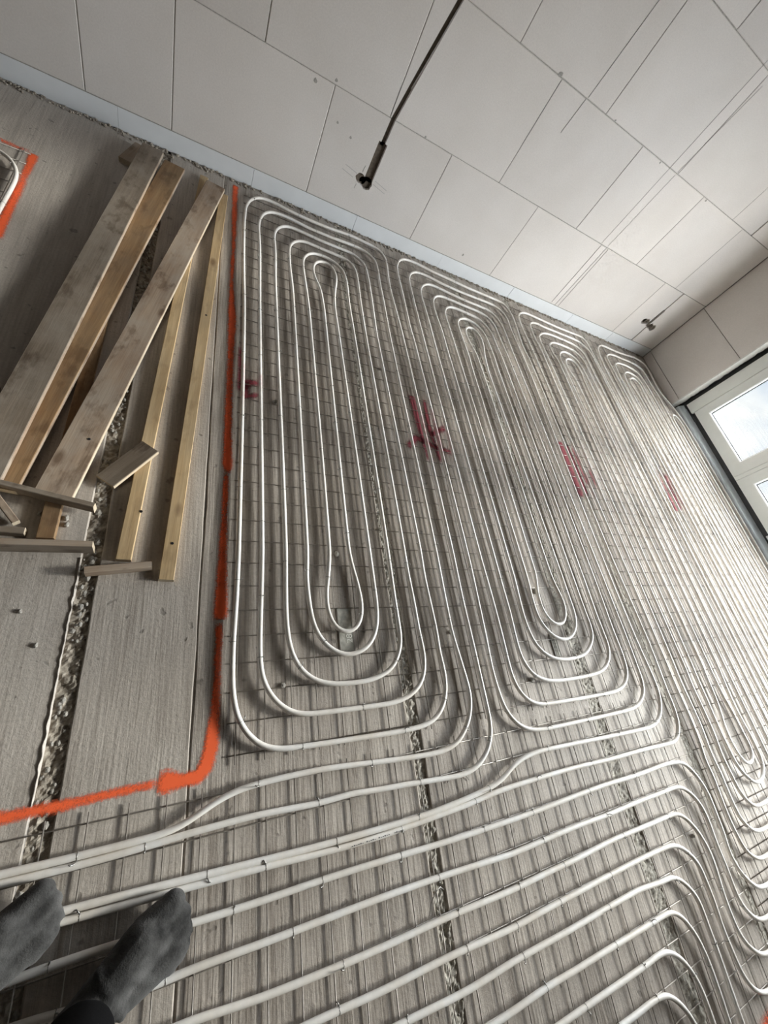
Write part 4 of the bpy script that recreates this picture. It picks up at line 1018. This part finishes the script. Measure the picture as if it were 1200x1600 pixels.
# ================================================================== the person behind the lens
def blob(parts, voxel, smooth_it=4):
    """one continuous surface grown around tapered segments: parts = [(a, ra, b, rb), ...] in metres"""
    b = MB()
    for a, ra, c, rb in parts:
        a, c = Vector(a) / S, Vector(c) / S
        ra, rb = ra / S, rb / S
        d = (c - a)
        L = d.length
        u = d.normalized() if L > 1e-6 else Vector((0, 0, 1))
        P, R = [], []
        for i in range(5):
            t = math.pi / 2 * (1 - i / 4)
            P.append(a - u * (ra * math.sin(t))); R.append(max(ra * math.cos(t), ra * .05))
        for i in range(5):
            t = math.pi / 2 * (i / 4)
            P.append(c + u * (rb * math.sin(t))); R.append(max(rb * math.cos(t), rb * .05))
        b.tube(P, R, 14)
    o = b.build('source', M['skin'])
    r = o.modifiers.new('r', 'REMESH'); r.mode = 'VOXEL'; r.voxel_size = voxel
    s = o.modifiers.new('s', 'SMOOTH'); s.iterations = smooth_it; s.factor = .5
    return o


def dirs(ang):
    f = Vector((math.cos(ang), math.sin(ang), 0))
    return f, Vector((-f.y, f.x, 0))          # forward, left


person = tag(empty('person', (-.27, -.56, 0)), 'person in dark grey socks and black trousers standing on the pipes at lower left', 'person')
inv = Matrix.Translation((.27 * S, .56 * S, 0))


def own(o):
    o.parent = person
    o.matrix_parent_inverse = Matrix.Identity(4)
    o.data.transform(inv)
    return o


feet = []
for toe, ang, wide in (((.128, -.410), math.radians(33), 1.16), ((-.178, -.300), math.radians(38), 1.04)):
    f, l = dirs(ang)
    t = Vector((toe[0] * S, toe[1] * S, 0))
    z0 = (ZP + RP) * S
    P = lambda back, left, up: t - f * back + l * (left * wide) + Vector((0, 0, z0 + up))
    seg = [(P(.225, .0, .032), .033, P(.19, .0, .034), .035),           # heel
           (P(.20, .0, .034), .034, P(.075, .008, .028), .031),          # middle
           (P(.19, .0, .042), .037, P(.085, .020, .034), .032),          # instep, inner
           (P(.14, -.016, .026), .028, P(.055, -.032, .020), .023),      # outer edge
           (P(.075, .024, .025), .028, P(.021, .025, .020), .021),       # big toe
           (P(.070, -.002, .022), .024, P(.019, .000, .017), .017),
           (P(.070, -.022, .020), .022, P(.028, -.020, .015), .016),
           (P(.072, -.038, .018), .019, P(.042, -.037, .014), .0145),
           (P(.20, .0, .045), .040, P(.195, .0, .11), .039),             # ankle
           (P(.195, .0, .10), .040, P(.198, .0, .19), .046)]
    # baggy folds of knit lying across the forefoot and the instep
    for bk, hh, rr, sk in ((.040, .026, .0075, .010), (.064, .036, .0095, .016), (.092, .047, .010, -.012), (.122, .056, .011, .014), (.152, .068, .011, -.010)):
        seg.append((P(bk + .008 + sk, .036, hh - .012), rr, P(bk, .004, hh + .008), rr))
        seg.append((P(bk, .004, hh + .008), rr, P(bk - .010 - sk, -.032, hh - .014), rr * .8))
    seg = [(a_, ra_ * (wide if i_ < 8 else 1), b_, rb_ * (wide if i_ < 8 else 1)) for i_, (a_, ra_, b_, rb_) in enumerate(seg)]
    o = from_eval('sock', blob(seg, .004, 2), M['sock'])
    o.name = 'sock'
    tag(own(o), 'dark grey knitted sock')
    feet.append((P(.197, 0, .06), f, l))
fwd, left = dirs(math.radians(36))
ank = [feet[0][0], feet[1][0]]
mid = (ank[0] + ank[1]) / 2
hip_c = Vector((mid.x, mid.y, .93)) - fwd * .03
hips = [hip_c - left * .085, hip_c + left * .085]
knees = [ank[i].lerp(hips[i], .52) + fwd * .035 for i in (0, 1)]
legs, trous = [], []
for i in (0, 1):
    a = Vector((ank[i].x, ank[i].y, .075))
    legs += [(a + Vector((0, 0, .03)), .033, knees[i], .052), (knees[i], .052, hips[i], .078)]
    trous += [(a + Vector((0, 0, .075)) - fwd * .006, .060, knees[i], .070), (knees[i], .070, hips[i], .095)]
chest = hip_c + Vector((0, 0, .42)) + fwd * .01
sh = [chest - left * .17 + Vector((0, 0, .06)), chest + left * .17 + Vector((0, 0, .06))]
trous += [(hips[0], .10, hips[1], .10), (hip_c, .11, hip_c + Vector((0, 0, .10)), .115)]
torso = [(hip_c + Vector((0, 0, .06)), .12, chest, .13), (sh[0], .062, sh[1], .062), (chest - left * .06, .115, chest + left * .06, .115)]
head_c = chest + Vector((0, 0, .30)) + fwd * .055
hand = [fwd * -.10 - left * .055 + Vector((0, 0, 1.20)), fwd * -.10 + left * .055 + Vector((0, 0, 1.20))]
body = list(legs) + [(hip_c, .10, chest, .11), (sh[0], .05, sh[1], .05), (chest, .06, head_c - Vector((0, 0, .06)), .052),
                     (head_c + Vector((0, 0, .035)) - fwd * .01, .086, head_c - Vector((0, 0, .045)) + fwd * .025, .060),
                     (head_c + fwd * .085 - Vector((0, 0, .0)), .010, head_c + fwd * .10 - Vector((0, 0, .022)), .014)]
sleeve = []
for i, sgn in ((0, -1), (1, 1)):
    elb = sh[i] + Vector((0, 0, -.24)) + left * (sgn * .06) + fwd * .03
    sleeve += [(sh[i], .062, elb, .052), (elb, .052, elb.lerp(hand[i], .82), .042)]
    body += [(sh[i], .045, elb, .040), (elb, .040, hand[i], .027)]
    u = (hand[i] - elb).normalized()
    palm = hand[i] + u * .045
    body += [(hand[i], .024, palm, .020), (hand[i] + Vector((0, 0, .018)), .020, palm + Vector((0, 0, .020)), .015), (hand[i] - Vector((0, 0, .018)), .018, palm - Vector((0, 0, .022)), .014)]
    for q, ln in ((.028, .052), (.010, .060), (-.008, .056), (-.026, .044)):
        k0 = palm + Vector((0, 0, q))
        k1 = k0 + u * (ln * .5) - left * (sgn * .006)
        body += [(k0, .0085, k1, .008), (k1, .008, k1 + u * (ln * .25) - left * (sgn * .024), .0072)]
    th0 = hand[i] + u * .02 + Vector((0, 0, .03))
    body += [(th0, .010, th0 + u * .03 + Vector((0, 0, .012)) - left * (sgn * .016), .009)]
own(from_eval('body', blob(body, .0062, 3), M['skin']))
own(from_eval('trousers', blob(trous, .011, 5), M['black']))
own(from_eval('jacket', blob(torso + sleeve, .011, 5), M['sweater']))
own(from_eval('hair', blob([(head_c + Vector((0, 0, .055)) - fwd * .022, .088, head_c - Vector((0, 0, .01)) - fwd * .05, .072)], .008, 3), M['hair']))
for s_ in (-1, 1):
    e_ = head_c + fwd * .078 + left * (.032 * s_) + Vector((0, 0, .012))
    own(from_eval('eye', blob([(e_, .010, e_ + fwd * .001, .010)], .003, 1), M['bead']))
